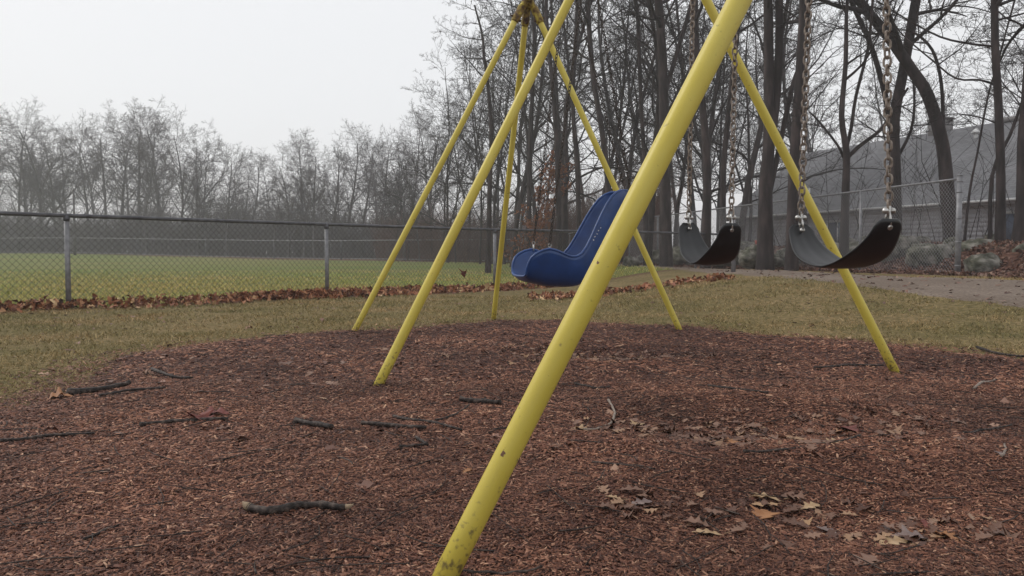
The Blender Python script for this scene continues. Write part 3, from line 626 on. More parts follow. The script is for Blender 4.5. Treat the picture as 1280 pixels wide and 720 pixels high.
# ------------------------------------------------------------------ blue moulded seat
def sy_plane(off): return (MID + U * off)
cs = 5.6; sN = (5.39 - MID[1]) / U[1]; sF = (5.84 - MID[1]) / U[1]; sC = (sN + sF) / 2; HW = (sF - sN) / 2
CEN = MID + U * sC; NRM = U
rim_px = [(660, 342), (661, 332), (665, 322), (674, 315), (687, 311), (698, 314), (709, 319), (719, 321), (729, 317), (739, 303), (750, 281), (761, 260), (772, 244), (782, 237), (789, 236)]
bot_px = [(657, 346), (659, 349), (664, 352), (673, 354), (686, 357), (699, 358), (712, 358.5), (725, 357), (738, 351), (749, 339), (759, 318), (769, 296), (779, 272), (788, 251), (793, 237)]
ws_ = [.82, .90, .96, 1.0, 1.0, 1.0, .98, .94, .88, .80, .72, .64, .55, .45, .33]
blue = empty('bucket_swing', (CEN[0] - .05, CEN[1], .46), 'blue moulded plastic high backed swing seat hanging behind the nearest leg', 'swing')
rows = []
for (rx, ry), (bx, by), wf in zip(rim_px, bot_px, ws_):
    R0 = onplane(rx, ry, MID + U * sN, NRM); B0 = onplane(bx, by, CEN - U * .16, NRM)
    hw = HW * wf
    inner = (R0 - B0); row = []
    for v in np.linspace(-1, 1, 21):
        f = abs(v); prof = min(1, f) ** 3.2  # trough section: flat bottom, upright rounded sides
        lat = math.copysign(min(1, 1.12 * f ** .8 / (1 + .12 * f ** 4)), v)
        base = B0 - U * np.dot(B0 - CEN, U)
        rr = inner - U * np.dot(inner, U)
        row.append(base + rr * prof + U * hw * lat)
    rows.append(row)
rows = np.array(rows)
# refine along length with Catmull-Rom
def cr(A, k=4):
    out = []
    n = len(A)
    for i in range(n - 1):
        p0, p1, p2, p3 = A[max(i - 1, 0)], A[i], A[i + 1], A[min(i + 2, n - 1)]
        for t in np.arange(k) / k: out.append(.5 * ((2 * p1) + (-p0 + p2) * t + (2 * p0 - 5 * p1 + 4 * p2 - p3) * t * t + (-p0 + 3 * p1 - 3 * p2 + p3) * t ** 3))
    out.append(A[-1]); return np.array(out)
G = cr(rows, 3); G = np.stack([cr(r, 2) for r in G]); nu, nv = G.shape[:2]
mb = MB(); i, j = np.meshgrid(np.arange(nu - 1), np.arange(nv - 1), indexing='ij'); a = (i * nv + j).ravel(); mb.add(G.reshape(-1, 3), np.stack([a, a + nv, a + nv + 1, a + 1], -1))
sh = mb.build('seat_shell', M['blue'], blue, smooth=True); so = sh.modifiers.new('s', 'SOLIDIFY'); so.thickness = .012; so.offset = 0
rim = MB(); loop = list(G[:, 0]) + list(G[-1, 1:]) + list(G[::-1, -1][1:]) + list(G[0, ::-1][1:])
rim.tube(loop[::2] + [loop[0]], .0100, 10, False); rim.build('rim', M['blue'], sh, smooth=True, org=tuple(blue.location))
# raised marks moulded on the near side of the backrest
mk = MB(); q0 = onplane(741, 302, MID + U * (sN - .012), NRM); q1 = onplane(752, 283, MID + U * (sN - .012), NRM); dd = (q1 - q0); L = np.linalg.norm(dd); dd /= L; up_ = np.cross(dd, U)
for i, (hh, ww) in enumerate(((.014, .010), (.009, .012), (.016, .008), (.010, .012), (.012, .009))):
    c = q0 + dd * L * (i + .5) / 5.0; mk.box(c + up_ * .004 * (i % 2), (ww * .7, .003, hh * .5), [dd, U, up_])
# chains of the blue seat
def up_at(s): return (MID + U * s) * np.array([1, 1, 0]) + Zu * 2.905
for s, fpx, bpx in ((sN + .01, (687, 309), (786, 232)), (sF - .01, (667, 306), (781, 229))):
    T = up_at(s); Fp = onplane(*fpx, MID + U * s, NRM); Bp = onplane(*bpx, MID + U * s * 1.0, NRM)
    if s > sC: Bp = onplane(779, 233, MID + U * (sC + HW * .55), NRM)
    else: Bp = onplane(787, 235, MID + U * (sC - HW * .55), NRM)
    c = MB(); c.tube([Fp - Zu * .05, Fp], .006, 8); th = np.linspace(0, 2 * PI, 13); c.tube([Fp + Zu * .012 + np.array([1, 0, 0]) * .011 * math.cos(t) + Zu * .011 * math.sin(t) for t in th], .0035, 6, False); c.build('eye_bolt', M['steel'], blue)
    chain(T, Fp + Zu * .016, .0265, .022, .0062).build('front_chain', M['chain_dark'], blue, smooth=True)
    kn = T + (Bp - T) * 1.0
    chain(T - Zu * .02, Bp + Zu * .01, .0265, .022, .0062).build('back_chain', M['chain_dark'], blue, smooth=True)
    hanger(blue, T, 0)

# ------------------------------------------------------------------ fences
def chainlink(e, a, b, h, m, wire=.0042, dia=.085, z0f=None, lift=.04, name='mesh'):
    a = np.array(a, float); b = np.array(b, float); Ld = np.linalg.norm(b - a); d = (b - a) / Ld; nn = np.array([-d[1], d[0]])
    mb = MB(); n = int((Ld + h) / dia); slope = 1.12; run = h / slope
    P = []
    K = 6
    for sg, off in ((1, .0025), (-1, -.0025)):
        for i in range(-int(run / dia) - 1, n + int(run / dia) + 1):
            s0 = i * dia; tt = np.linspace(0, 1, K); s = s0 + (run * tt if sg > 0 else run * (1 - tt)); ok = (s > 0) & (s < Ld)
            if ok.sum() < 2: continue
            lo, hi = tt[ok].min(), tt[ok].max()
            # clip exactly to the ends
            if sg > 0: lo = max(0, (0 - s0) / run); hi = min(1, (Ld - s0) / run)
            else: lo = max(0, 1 - (Ld - s0) / run); hi = min(1, 1 - (0 - s0) / run)
            tt = np.linspace(lo, hi, K); s = s0 + (run * tt if sg > 0 else run * (1 - tt))
            x = a[0] + d[0] * s + nn[0] * off; y = a[1] + d[1] * s + nn[1] * off; z = z0f(x, y) + lift + tt * (h - lift)
            P.append(np.stack([x, y, z], -1))
    P = np.array(P); tubes(mb, P, np.full(P.shape[:2], wire / 2), 4); return mb.build(name, m, e)
A2 = np.array([-9.0, fencelineY(-9.0)]); B2 = np.array([6.5, fencelineY(6.5)]); dF = (B2 - A2) / np.linalg.norm(B2 - A2)
lowf = empty('low_fence', (A2[0], A2[1], H(*A2)), 'low chain link fence with dark top rail dividing lawn from playing field', 'fence')
zb = lambda x, y: hgt(x, y) * 0 + .00 + .10 * SM(-2, 6, x) + .02
h1 = 1.22
chainlink(lowf, A2, B2, h1 - .02, M['wire'], .0046, .085, zb)
posts = [(-5.95), (-3.17), (-.36), (2.4), (5.2), (-8.75)]
mb = MB(); xs_ = np.linspace(A2[0], B2[0], 40); mb.tube(np.stack([xs_, fencelineY(xs_), zb(xs_, xs_) + h1], -1), .027, 12); mb.build('top_rail', M['galv_dark'], lowf, smooth=True)
for x in posts:
    y = fencelineY(x); b = H(x, y); t = float(zb(x, y)) + h1; m_ = MB(); m_.tube([(x, y, b - .15), (x, y, t - .05)], .0335, 14); po = m_.build('post', M['galv'], lowf, smooth=True)
    c = MB(); c.tube([(x, y, t - .075), (x, y, t - .03), (x, y, t + .0)], [.039, .039, .03], 14); c.tube([np.array([x, y, t]) - np.array([dF[0], dF[1], 0]) * .04, np.array([x, y, t]) + np.array([dF[0], dF[1], 0]) * .04], .0285, 12); c.build('post_cap', M['galv_dark'], po, smooth=True, org=tuple(lowf.location))
for x in (-5.8, -5.0, -4.45, -3.4, -2.4, -1.5, -.5, .6, 1.5):
    y = fencelineY(x); t = float(zb(x, y)) + h1; c = MB(); p = np.array([x, y, t]); dd = np.array([dF[0], dF[1], 0]); c.tube([p - dd * .012, p + dd * .012], .028, 10); c.tube([p + Zu * .02, p + Zu * .05 + dd * .02], .006, 6); c.build('rail_tie', M['galv_dark'], lowf)
# tall fence on the right
a = np.array([8.5, 14.5]); b = np.array([4.75, 30.8]); h2 = 1.84; dT = (b - a) / np.linalg.norm(b - a)
tf = empty('tall_fence', (a[0], a[1], H(*a)), 'taller grey chain link fence running back between the path and the boulders', 'fence')
zc = lambda x, y: hgt(x, y) * 0 + .325
chainlink(tf, a, b, h2 - .01, M['wire_light'], .0058, .078, zc)
mb = MB(); q = [np.array([*(a + (b - a) * t), .325 + h2]) for t in np.linspace(0, 1, 30)]; mb.tube(q, .022, 12); mb.build('top_rail', M['galv'], tf, smooth=True)
for i, t in enumerate(np.arange(0, 1.001, 1 / 6)):
    p = a + (b - a) * t; r = .052 if i == 0 else .032; m_ = MB(); m_.tube([(p[0], p[1], .0), (p[0], p[1], .325 + h2 + (.05 if i == 0 else 0))], r, 14); po = m_.build('post', M['galv'], tf, smooth=True)
    if i == 0:
        c = MB(); c.tube([(p[0], p[1], .325 + h2 + .05), (p[0], p[1], .325 + h2 + .075), (p[0], p[1], .325 + h2 + .085)], [.057, .05, .02], 14); c.build('post_cap', M['galv'], po, smooth=True, org=tuple(tf.location))
        for zz in (.5, .95, 1.4, 1.9, 2.1): c = MB(); c.tube([(p[0], p[1], zz), (p[0], p[1], zz + .025)], .056, 14); c.build('band', M['galv'], po, org=tuple(tf.location))
# far fence of the playing field
ff = empty('field_fence', (-20, 66, H(-20, 66)), 'distant thin wire fence in front of the misty tree line', 'fence')
pts = [(-75, 88), (-52, 78), (-35, 71), (-20, 64), (-8, 57), (0, 50), (2.5, 44), (3.2, 36)]
P2 = cr(np.array(pts, float), 6)
for hz, r in ((1.55, .035), (.12, .03)):
    mb = MB(); mb.tube(np.stack([P2[:, 0], P2[:, 1], hgt(P2[:, 0], P2[:, 1]) + hz], -1), r, 6); mb.build('rail', M['galv'], ff)
for p in P2[::3]:
    m_ = MB(); m_.tube([(p[0], p[1], H(*p) - .1), (p[0], p[1], H(*p) + 1.55)], .04, 6); m_.build('post', M['galv_dark'], ff)
for k_, (p, q) in enumerate(zip(P2[:-1], P2[1:])):
    if k_ == 0: acc = []
for p, q in ():
    pass
allp = MB()
for p, q in zip(P2[:-1], P2[1:]):
    L_ = np.linalg.norm(q - p); n_ = max(2, int(L_ / .5)); s_ = np.linspace(0, 1, n_)
    x_ = p[0] + (q[0] - p[0]) * s_; y_ = p[1] + (q[1] - p[1]) * s_; z_ = hgt(x_, y_)
    a_ = np.stack([x_[:-1], y_[:-1], z_[:-1] + .12], -1); b_ = np.stack([x_[1:], y_[1:], z_[1:] + 1.55], -1); tubes(allp, np.stack([a_, b_], 1), np.full((len(a_), 2), .006), 3)
    a_ = np.stack([x_[1:], y_[1:], z_[1:] + .12], -1); b_ = np.stack([x_[:-1], y_[:-1], z_[:-1] + 1.55], -1); tubes(allp, np.stack([a_, b_], 1), np.full((len(a_), 2), .006), 3)
allp.build('mesh', M['wire'], ff)
# overhead wires beyond the field
wl = empty('overhead_line', (-35, 66, H(-35, 66)), 'thin overhead wires crossing in front of the far tree line', 'power line')
pa, pb = atY(92, 242, 66), atY(505, 252, 58)
for i, dz in enumerate((0, -.35)):
    P = [pa + (pb - pa) * t + Zu * (dz * (1 + .3 * t) - .55 * 4 * t * (1 - t) * (1 + .25 * i)) for t in np.linspace(0, 1, 24)]; mb = MB(); mb.tube(P, .022, 5); mb.build('wire', M['galv_dark'], wl)
for p in (pa, pb):
    m_ = MB(); m_.tube([(p[0], p[1], H(p[0], p[1]) - .2), (p[0], p[1], p[2] + .3)], [.11, .08], 8); m_.build('pole', M['bark_grey'], wl)

# ------------------------------------------------------------------ trees
class Tree:
    def __init__(s, seed, minr=.004): s.r = random.Random(seed); s.L = {}; s.minr = minr; s.cnt = 0
    def put(s, pts, rad, lvl):
        k = 10 if lvl == 0 else 6 if lvl == 1 else 4 if lvl == 2 else 3
        s.L.setdefault((lvl == 0, len(pts), k), []).append((pts, rad)); s.cnt += 1
    def branch(s, p, d, L, r, lvl, P):
        R = s.r; n = P['seg'][lvl]; pts = [p]; rad = [r]; step = L / n; cur = list(d); kids = []
        wob = P['wob'][lvl]; up = P['up'][lvl]; endr = max(s.minr * .7, r * P['taper'][lvl])
        for i in range(n):
            cur = [cur[0] + R.gauss(0, wob), cur[1] + R.gauss(0, wob), cur[2] + R.gauss(0, wob) + up]
            m = math.sqrt(sum(c * c for c in cur)); cur = [c / m for c in cur]; p = [p[0] + cur[0] * step, p[1] + cur[1] * step, p[2] + cur[2] * step]
            pts.append(p); t = (i + 1) / n; rad.append(r + (endr - r) * t); kids.append((list(p), list(cur), rad[-1], t))
        s.put(pts, rad, lvl)
        if lvl < P['max']: s.kids(pts, rad, L, lvl, P)
        return pts, rad
    def kids(s, pts, rad, L, lvl, P, count=None, t0=None):
        R = s.r; n = len(pts) - 1; cnt = count if count is not None else P['n'][lvl]; t0 = P['t0'][lvl] if t0 is None else t0; az0 = R.random() * 6.28
        for c in range(cnt):
            t = t0 + (1 - t0) * (c + R.random()) / cnt; f = min(t * n, n - .001); i = int(f); f -= i
            a, b = pts[i], pts[i + 1]; q = [a[k] + (b[k] - a[k]) * f for k in range(3)]; r = rad[i] + (rad[i + 1] - rad[i]) * f
            D = [b[k] - a[k] for k in range(3)]; m = math.sqrt(sum(x * x for x in D)) + 1e-9; D = [x / m for x in D]
            az = az0 + c * 2.4 + R.gauss(0, .5); ang = math.radians(R.gauss(P['ang'][lvl], 10))
            ax = [1, 0, 0] if abs(D[2]) > .8 else [0, 0, 1]
            u = [D[1] * ax[2] - D[2] * ax[1], D[2] * ax[0] - D[0] * ax[2], D[0] * ax[1] - D[1] * ax[0]]; m = math.sqrt(sum(x * x for x in u)); u = [x / m for x in u]
            w = [D[1] * u[2] - D[2] * u[1], D[2] * u[0] - D[0] * u[2], D[0] * u[1] - D[1] * u[0]]
            nd = [D[k] * math.cos(ang) + (u[k] * math.cos(az) + w[k] * math.sin(az)) * math.sin(ang) for k in range(3)]
            if nd[2] < -.15: nd[2] *= -.3
            lf = P['len'][lvl] * L * (1 - P.get('cone', .55) * t) * R.uniform(.7, 1.2)
            nr = max(s.minr, min(r * .62, r * R.uniform(.35, .62)))
            s.branch(q, nd, lf, nr, lvl + 1, P)
    def meshes(s):
        out = []
        for tr in (True, False):
            mb = MB(); any_ = False
            for (isT, n, k), l in s.L.items():
                if isT != tr: continue
                tubes(mb, np.array([a for a, b in l]), np.array([b for a, b in l]), k); any_ = True
            out.append(mb if any_ else None)
        return out
WOOD = dict(seg=[12, 7, 5, 4, 3], wob=[.06, .13, .17, .2, .22], up=[.02, .04, .02, .01, .0], taper=[.18, .22, .3, .4, .5], n=[20, 8, 6, 3, 0], t0=[.16, .2, .12, .1, 0], ang=[52, 48, 46, 44, 40], len=[.36, .5, .5, .5, .5], max=4, cone=.55)
def proto(name, seed, height, r, mT, mC, minr=.006, P=WOOD, lean=0, fork=0):
    T = Tree(seed, minr); rr = random.Random(seed); e = empty(name, (0, 0, 0))
    tp, tr = T.branch([0, 0, -.15], [lean, 0, 1], height, r, 0, P)
    for k in range(fork):
        i = rr.randint(2, 5); az = rr.random() * 6.28; T.branch(list(tp[i]), [.45 * math.cos(az), .45 * math.sin(az), 1], height * (1 - i / 12.) * .9, tr[i] * .75, 0, P)
    a, b = T.meshes(); a.build('trunk', mT, e, smooth=True); b.build('crown', mC, e); return e
protos = []
def VP(**k): d = dict(WOOD); d.update(k); return d
mid = [proto('bare_tree', 11, 15, .12, M['bark'], M['twig'], .007),
       proto('bare_tree', 12, 17, .14, M['bark'], M['twig'], .007, VP(t0=[.2, .2, .15, .1, 0], n=[24, 7, 6, 3, 0])),
       proto('bare_tree', 13, 14, .10, M['bark_grey'], M['twig'], .006, VP(len=[.28, .5, .5, .5, .5], ang=[42, 45, 45, 45, 40]), .08),
       proto('bare_tree', 14, 12, .085, M['bark'], M['twig'], .006, VP(len=[.42, .5, .55, .5, .5], t0=[.12, .2, .1, .1, 0]), 0, 1),
       proto('bare_tree', 15, 16, .14, M['bark'], M['twig'], .007, VP(wob=[.05, .13, .18, .2, .2]), -.06, 1)]
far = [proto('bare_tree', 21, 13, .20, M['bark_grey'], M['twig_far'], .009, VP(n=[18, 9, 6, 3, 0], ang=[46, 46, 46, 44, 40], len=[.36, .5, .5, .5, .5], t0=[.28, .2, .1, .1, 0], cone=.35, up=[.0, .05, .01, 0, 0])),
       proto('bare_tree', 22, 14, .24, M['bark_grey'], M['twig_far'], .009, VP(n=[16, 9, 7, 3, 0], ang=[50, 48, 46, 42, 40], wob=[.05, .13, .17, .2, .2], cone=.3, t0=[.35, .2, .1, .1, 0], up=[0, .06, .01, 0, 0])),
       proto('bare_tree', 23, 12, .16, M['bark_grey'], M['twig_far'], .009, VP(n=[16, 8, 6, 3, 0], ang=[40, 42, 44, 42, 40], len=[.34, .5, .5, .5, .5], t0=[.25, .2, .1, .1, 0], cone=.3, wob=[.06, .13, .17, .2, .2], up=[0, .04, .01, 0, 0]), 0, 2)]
used = {}
def plant(src, x, y, sc, label, group, rz=None, sx=None):
    rz = rs.rand() * 6.28 if rz is None else rz; loc = (x, y, H(x, y)); s = (sc, sc, sc) if sx is None else (sc * sx, sc * sx, sc)
    if id(src) not in used:
        used[id(src)] = 1; src.location = loc; src.rotation_euler = (0, 0, rz); src.scale = s; src['category'] = 'tree'; src['label'] = label; src['group'] = group; o = src
    else: o = dup(src, loc, rz, s, label, group); o['category'] = 'tree'
    return o
def topsc(src_h, px, ytop, Y):
    z = atY(px, ytop, Y)[2]; return z / src_h
# far tree line: skyline heights read along x
sky = [(-140, 140), (0, 142), (30, 150), (60, 150), (80, 175), (110, 155), (150, 145), (180, 140), (205, 150), (230, 152), (262, 185), (290, 180), (310, 190), (340, 200), (372, 175), (400, 178), (425, 160), (450, 158), (480, 175), (505, 165), (530, 140)]
sx_, sy_ = zip(*sky)
r2 = random.Random(5)
k = 0
for px in list(range(-60, 530, 19)):
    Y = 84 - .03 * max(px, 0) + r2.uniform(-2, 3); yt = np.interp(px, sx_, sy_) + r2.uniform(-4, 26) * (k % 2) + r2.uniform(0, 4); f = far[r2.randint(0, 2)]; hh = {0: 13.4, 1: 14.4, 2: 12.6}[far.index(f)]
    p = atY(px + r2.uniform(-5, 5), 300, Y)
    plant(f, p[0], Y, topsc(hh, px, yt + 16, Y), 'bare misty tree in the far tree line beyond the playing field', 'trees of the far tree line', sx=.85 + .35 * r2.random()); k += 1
for px in range(-100, 560, 44):
    Y = 96 + r2.uniform(0, 9); yt = np.interp(px, sx_, sy_) + r2.uniform(10, 40); f = far[r2.randint(0, 2)]; p = atY(px, 300, Y)
    plant(f, p[0], Y, topsc(13, px, yt, Y), 'faint bare tree standing behind the front row of the far tree line', 'back row of the far tree line', sx=.8)
# middle wood between far line and right bank
skm = [(440, 215), (490, 205), (505, 190), (525, 150), (560, 95), (590, 60), (610, 40), (630, 0), (650, -80), (800, -200)]
mx_, my_ = zip(*skm)
for px in list(range(480, 660, 15)):
    Y = 62 - (px - 470) * .10 + r2.uniform(-3, 3); yt = np.interp(px, mx_, my_) + r2.uniform(0, 14) + (22 if px < 600 else 0); f = mid[r2.randint(0, 4)]; p = atY(px, 300, Y)
    plant(f, p[0], Y, topsc(15, px, yt, Y), 'slender bare tree of the wood left of the blue swing, behind the left legs', 'trees of the wood behind the left legs', sx=.8)
for px in list(range(560, 900, 29)):
    Y = 46 + r2.uniform(-6, 16) - (px - 560) * .02; yt = np.interp(px, mx_, my_) + r2.uniform(-30, 50); f = mid[r2.randint(0, 4)]; p = atY(px, 300, Y)
    if p[0] > 1 or Y > 48: plant(f, p[0], Y, min(1.25, max(.6, topsc(15, px, min(yt, 20), Y))), 'bare tree of the dense wood behind the blue swing', 'trees of the dense wood behind the blue swing')
for px in list(range(640, 900, 34)):
    Y = 31 + r2.uniform(-3, 8); p = atY(px, 300, Y); 
    if p[0] - float(fenceX(Y)) < -2.6: Y = 40; p = atY(px, 300, Y)
    plant(mid[[0, 2, 3, 4, 1][r2.randint(0, 4)]], p[0], Y, .8 + .3 * r2.random(), 'dark bare tree at the near edge of the dense wood behind the yellow frame', 'trees at the near edge of the dense wood')
for px, Y in ((900, 40), (935, 36), (1030, 56), (880, 50), (950, 58), (1120, 60), (1180, 62), (1290, 60), (1010, 36), (1350, 40), (1400, 30), (1100, 70), (1000, 66), (925, 29), (870, 34), (1310, 36)):
    p = atY(px, 300, Y); plant(mid[r2.randint(0, 4)], p[0], Y, .9 + .3 * r2.random(), 'bare tree showing behind the grey roofed house or its near trunks at right', 'background trees at right')

# hero trees on the bank, trunks laid out one by one
HW_ = dict(seg=[8, 7, 5, 4, 3], wob=[.03, .12, .17, .2, .22], up=[.01, .04, .02, .02, .0], taper=[.2, .2, .3, .4, .5], n=[10, 8, 6, 3, 0], t0=[.3, .15, .12, .1, 0], ang=[58, 48, 46, 44, 40], len=[.36, .5, .5, .5, .5], max=4, cone=.4)
def hero(seed, Y, stems, label, mT='bark', mC='twig', minr=.0042, P=HW_, nk=14, t0=.33, L=9, name='bare_tree'):
    """stems: list of (pixel list, r0, r1, grow-on height)"""
    base = atY(*stems[0][0][0], Y); base[2] = H(base[0], Y)
    e = empty(name, base, label, 'tree'); T = Tree(seed, minr)
    for si, (px, r0, r1, ext) in enumerate(stems):
        w = [atY(x, y, Y + (si * .03)) for x, y in px]
        if si == 0: w[0][2] = base[2] - .12
        if ext:
            d = w[-1] - w[-2]; d /= np.linalg.norm(d); rr = np.random.RandomState(seed + si)
            for q in range(5):
                d = d + np.array([rr.randn() * .12, rr.randn() * .12, .12]); d /= np.linalg.norm(d); w.append(w[-1] + d * ext / 5)
        r0 *= .88; r1 *= .88; w = cr(np.array(w), 3); n = len(w); tt = np.linspace(0, 1, n); rad = r0 + (r1 - r0) * np.minimum(1, tt * 1.0) if not ext else np.interp(tt, [0, .6, 1], [r0, r1, .03])
        if si == 0: rad = rad * (1 + .45 * np.exp(-tt * n / 1.6))
        T.L.setdefault((True, n, 14), []).append((w.tolist(), rad.tolist()))
        T.kids(w.tolist(), rad.tolist(), L * (1 if ext else .6), 0, P, count=nk - 1 if ext else max(4, nk // 2), t0=t0)
    a_, b_ = T.meshes(); a_.build('trunk', M[mT], e, smooth=True); b_.build('crown', M[mC], e); return e
hero(31, 19.5, [([(957, 298), (957, 240), (961, 180), (961, 90), (960, 0)], .20, .10, 7), ([(958, 215), (966, 160), (973, 90), (974, 0)], .13, .10, 7), ([(962, 240), (974, 185), (990, 110), (1003, 70), (1012, 0)], .08, .05, 5)], 'thick dark tree dividing into twin trunks behind the left belt swing', nk=13)
hero(32, 18.5, [([(990, 298), (992, 220), (999, 110), (1005, 0)], .14, .11, 7)], 'straight dark tree just left of the rusty chain of the right swing', nk=12)
hero(33, 18, [([(1055, 294), (1057, 240), (1058, 190), (1052, 145), (1057, 80), (1058, 20)], .11, .035, 3), ([(1060, 196), (1075, 182), (1100, 163), (1112, 145), (1135, 110)], .06, .03, 0), ([(1056, 200), (1046, 180), (1022, 150), (1012, 140)], .04, .02, 0), ([(1057, 190), (1064, 160), (1070, 120), (1085, 60), (1090, 10)], .05, .03, 3)], 'small crooked tree with curving limbs between the two chains of the right swing', nk=12, L=6)
hero(34, 20, [([(1119, 298), (1119, 220), (1118, 150), (1128, 95), (1138, 40), (1147, -10)], .16, .13, 8), ([(1120, 200), (1138, 165), (1143, 130), (1141, 90)], .05, .03, 0), ([(1120, 215), (1114, 160), (1103, 105), (1088, 55), (1070, 15)], .09, .06, 4)], 'thick upright tree crossed by the leaning trunk behind the right swing chain', nk=12)
hero(35, 19, [([(1192, 300), (1184, 240), (1178, 180), (1160, 120), (1140, 88), (1110, 45), (1085, 15), (1065, -10)], .19, .12, 6), ([(1179, 185), (1178, 120), (1172, 80), (1160, 55), (1135, 38), (1100, 40)], .055, .025, 0)], 'big leaning tree slanting up to the left above the end of the tall fence', nk=13)
hero(36, 16.5, [([(1250, 305), (1251, 220), (1248, 130), (1244, 60), (1243, -10)], .10, .075, 7), ([(1245, 58), (1215, 55), (1175, 46), (1130, 22), (1095, 0)], .032, .014, 0), ([(1243, 26), (1275, 18), (1310, 8)], .03, .012, 0), ([(1247, 107), (1225, 100), (1195, 98), (1165, 75), (1125, 40), (1110, 10)], .030, .012, 0), ([(1248, 155), (1222, 146), (1185, 143), (1150, 160)], .02, .008, 0)], 'straight slim tree right of the tall fence with long side branches reaching left', nk=9, L=6, minr=.004)
hero(37, 15.8, [([(1273, 306), (1278, 250), (1279, 180), (1284, 120), (1290, 20)], .13, .11, 8)], 'dark trunk at the right edge of the photo', nk=9)
hero(38, 17.5, [([(1205, 300), (1212, 240), (1222, 190), (1235, 120)], .03, .02, 4)], 'thin sapling just right of the tall fence end', nk=8, L=4)
hero(39, 17, [([(1238, 304), (1240, 220), (1262, 170), (1277, 130), (1290, 100)], .045, .03, 3)], 'thin leaning sapling between the slim tree and the dark edge trunk', nk=8, L=4)
hero(40, 22, [([(882, 300), (884, 220), (878, 130), (870, 60), (868, -10)], .13, .10, 7)], 'dark tree behind the left belt swing chain nearest the yellow leg', nk=12)
hero(41, 25, [([(833, 300), (831, 200), (829, 100), (826, 40), (822, -10)], .19, .14, 8), ([(830, 120), (845, 70), (860, 20), (868, -10)], .09, .06, 5)], 'thick dark tree half hidden by the upper part of the nearest yellow leg', nk=12)
hero(42, 24, [([(905, 300), (904, 220), (912, 130), (922, 40), (930, -10)], .10, .07, 7)], 'tree with slightly leaning trunk just right of the nearest yellow leg', nk=11)
hero(43, 27, [([(765, 302), (760, 230), (752, 160), (742, 100), (736, 30)], .12, .09, 6)], 'leaning dark tree directly above the blue seat back', nk=12)
hero(44, 27, [([(808, 302), (806, 220), (801, 120), (797, 20)], .09, .065, 6)], 'dark tree left of the thick tree hidden by the nearest leg', nk=12)
hero(45, 28, [([(725, 302), (722, 220), (716, 130), (720, 40)], .10, .07, 6)], 'dark trunk rising behind the blue seat beside the crossing chain', nk=12)
hero(46, 30, [([(700, 302), (697, 210), (692, 120), (684, 40)], .11, .08, 6)], 'dark trunk just left of the chains of the blue seat', nk=12)
hero(47, 30, [([(610, 304), (612, 240), (614, 160), (608, 90)], .11, .06, 3)], 'dark trunk standing between the two left yellow legs', nk=12, L=7)
hero(48, 34, [([(660, 304), (662, 220), (665, 130), (668, 50)], .12, .09, 5)], 'dark trunk beside the rusty brown leafy sapling', nk=12)

# young beech still carrying brown leaves
p = atY(662, 300, 31); sap = empty('leafy_sapling', (p[0], 31, H(p[0], 31)), 'young tree still carrying rusty brown leaves behind the left legs', 'tree')
T = Tree(77, .006); T.branch([p[0], 31, H(p[0], 31)], [0, 0, 1], 4.3, .05, 0, VP(n=[22, 6, 4, 0, 0], max=3, t0=[.05, .1, .1, 0, 0], len=[.34, .5, .5, .5, .5]))
a_, b_ = T.meshes(); a_.build('trunk', M['bark'], sap, smooth=True); b_.build('branches', M['twig_red'], sap)
ends = [q[0][-1] for kk, l in T.L.items() for q in l if not kk[0]] + [q[0][1] for kk, l in T.L.items() for q in l if not kk[0]]
ends = np.array([ends[i] for i in rs.choice(len(ends), min(2600, len(ends)), False)]); mb = MB()
leafset(mb, ends + rs.randn(len(ends), 3) * .06, .13, rs.rand(len(ends)) * 6.28, -.6 + rs.randn(len(ends)) * .5, rs.randn(len(ends)), SIMP, rs.randn(len(ends))); mb.build('leaves', M['brown_leaf'], sap)

# undergrowth and far wood mass (stuff)
def brush(name, x, y, h, r, m, label, spread=.35, per=3):
    n = len(x); z = hgt(x, y) - .05; mb = MB(); h = h * np.exp(np.clip(rs.randn(n), -2, 1.3) * .3)
    a = rs.rand(n) * 6.28; d = np.stack([np.cos(a) * spread * rs.rand(n), np.sin(a) * spread * rs.rand(n), np.ones(n)], -1); p = np.stack([x, y, z], -1)
    P = np.stack([p, p + d * (h * .35)[:, None], p + d * (h * .7)[:, None] + rs.randn(n, 3) * .06 * h[:, None], p + d * h[:, None] + rs.randn(n, 3) * .1 * h[:, None]], 1)
    tubes(mb, P, np.array([1, .75, .5, .25])[None] * (r * (.6 + .8 * rs.rand(n)))[:, None], 3)
    for q in range(per):
        t = .25 + .7 * rs.rand(n); k = np.minimum((t * 3).astype(int), 2); f = (t * 3 - k)[:, None]; b = P[np.arange(n), k] * (1 - f) + P[np.arange(n), k + 1] * f
        a = rs.rand(n) * 6.28; dd = np.stack([np.cos(a), np.sin(a), .5 + .8 * rs.rand(n)], -1) * (h * (.18 + .2 * rs.rand(n)))[:, None]
        tubes(mb, np.stack([b, b + dd * .5 + rs.randn(n, 3) * .03 * h[:, None], b + dd], 1), np.array([.45, .3, .18])[None] * np.full((n, 1), r), 3)
    return tag(mb.build(name, m), label, 'undergrowth', kind='stuff')
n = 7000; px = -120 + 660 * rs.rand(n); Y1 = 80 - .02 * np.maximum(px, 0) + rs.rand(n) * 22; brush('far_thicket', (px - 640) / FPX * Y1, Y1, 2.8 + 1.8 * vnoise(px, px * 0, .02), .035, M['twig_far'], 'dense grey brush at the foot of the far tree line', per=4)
n = 5200; px = 470 + 360 * rs.rand(n); Y1 = 60 - (px - 470) * .085 + rs.rand(n) * 18; x1 = (px - 640) / FPX * Y1; k = (x1 - fenceX(Y1) > -3.5) | (Y1 > 50); brush('wood_thicket', x1[k], Y1[k], 2.6, .018, M['twig_red'], 'reddish brown undergrowth filling the wood behind the swing frame', per=4)
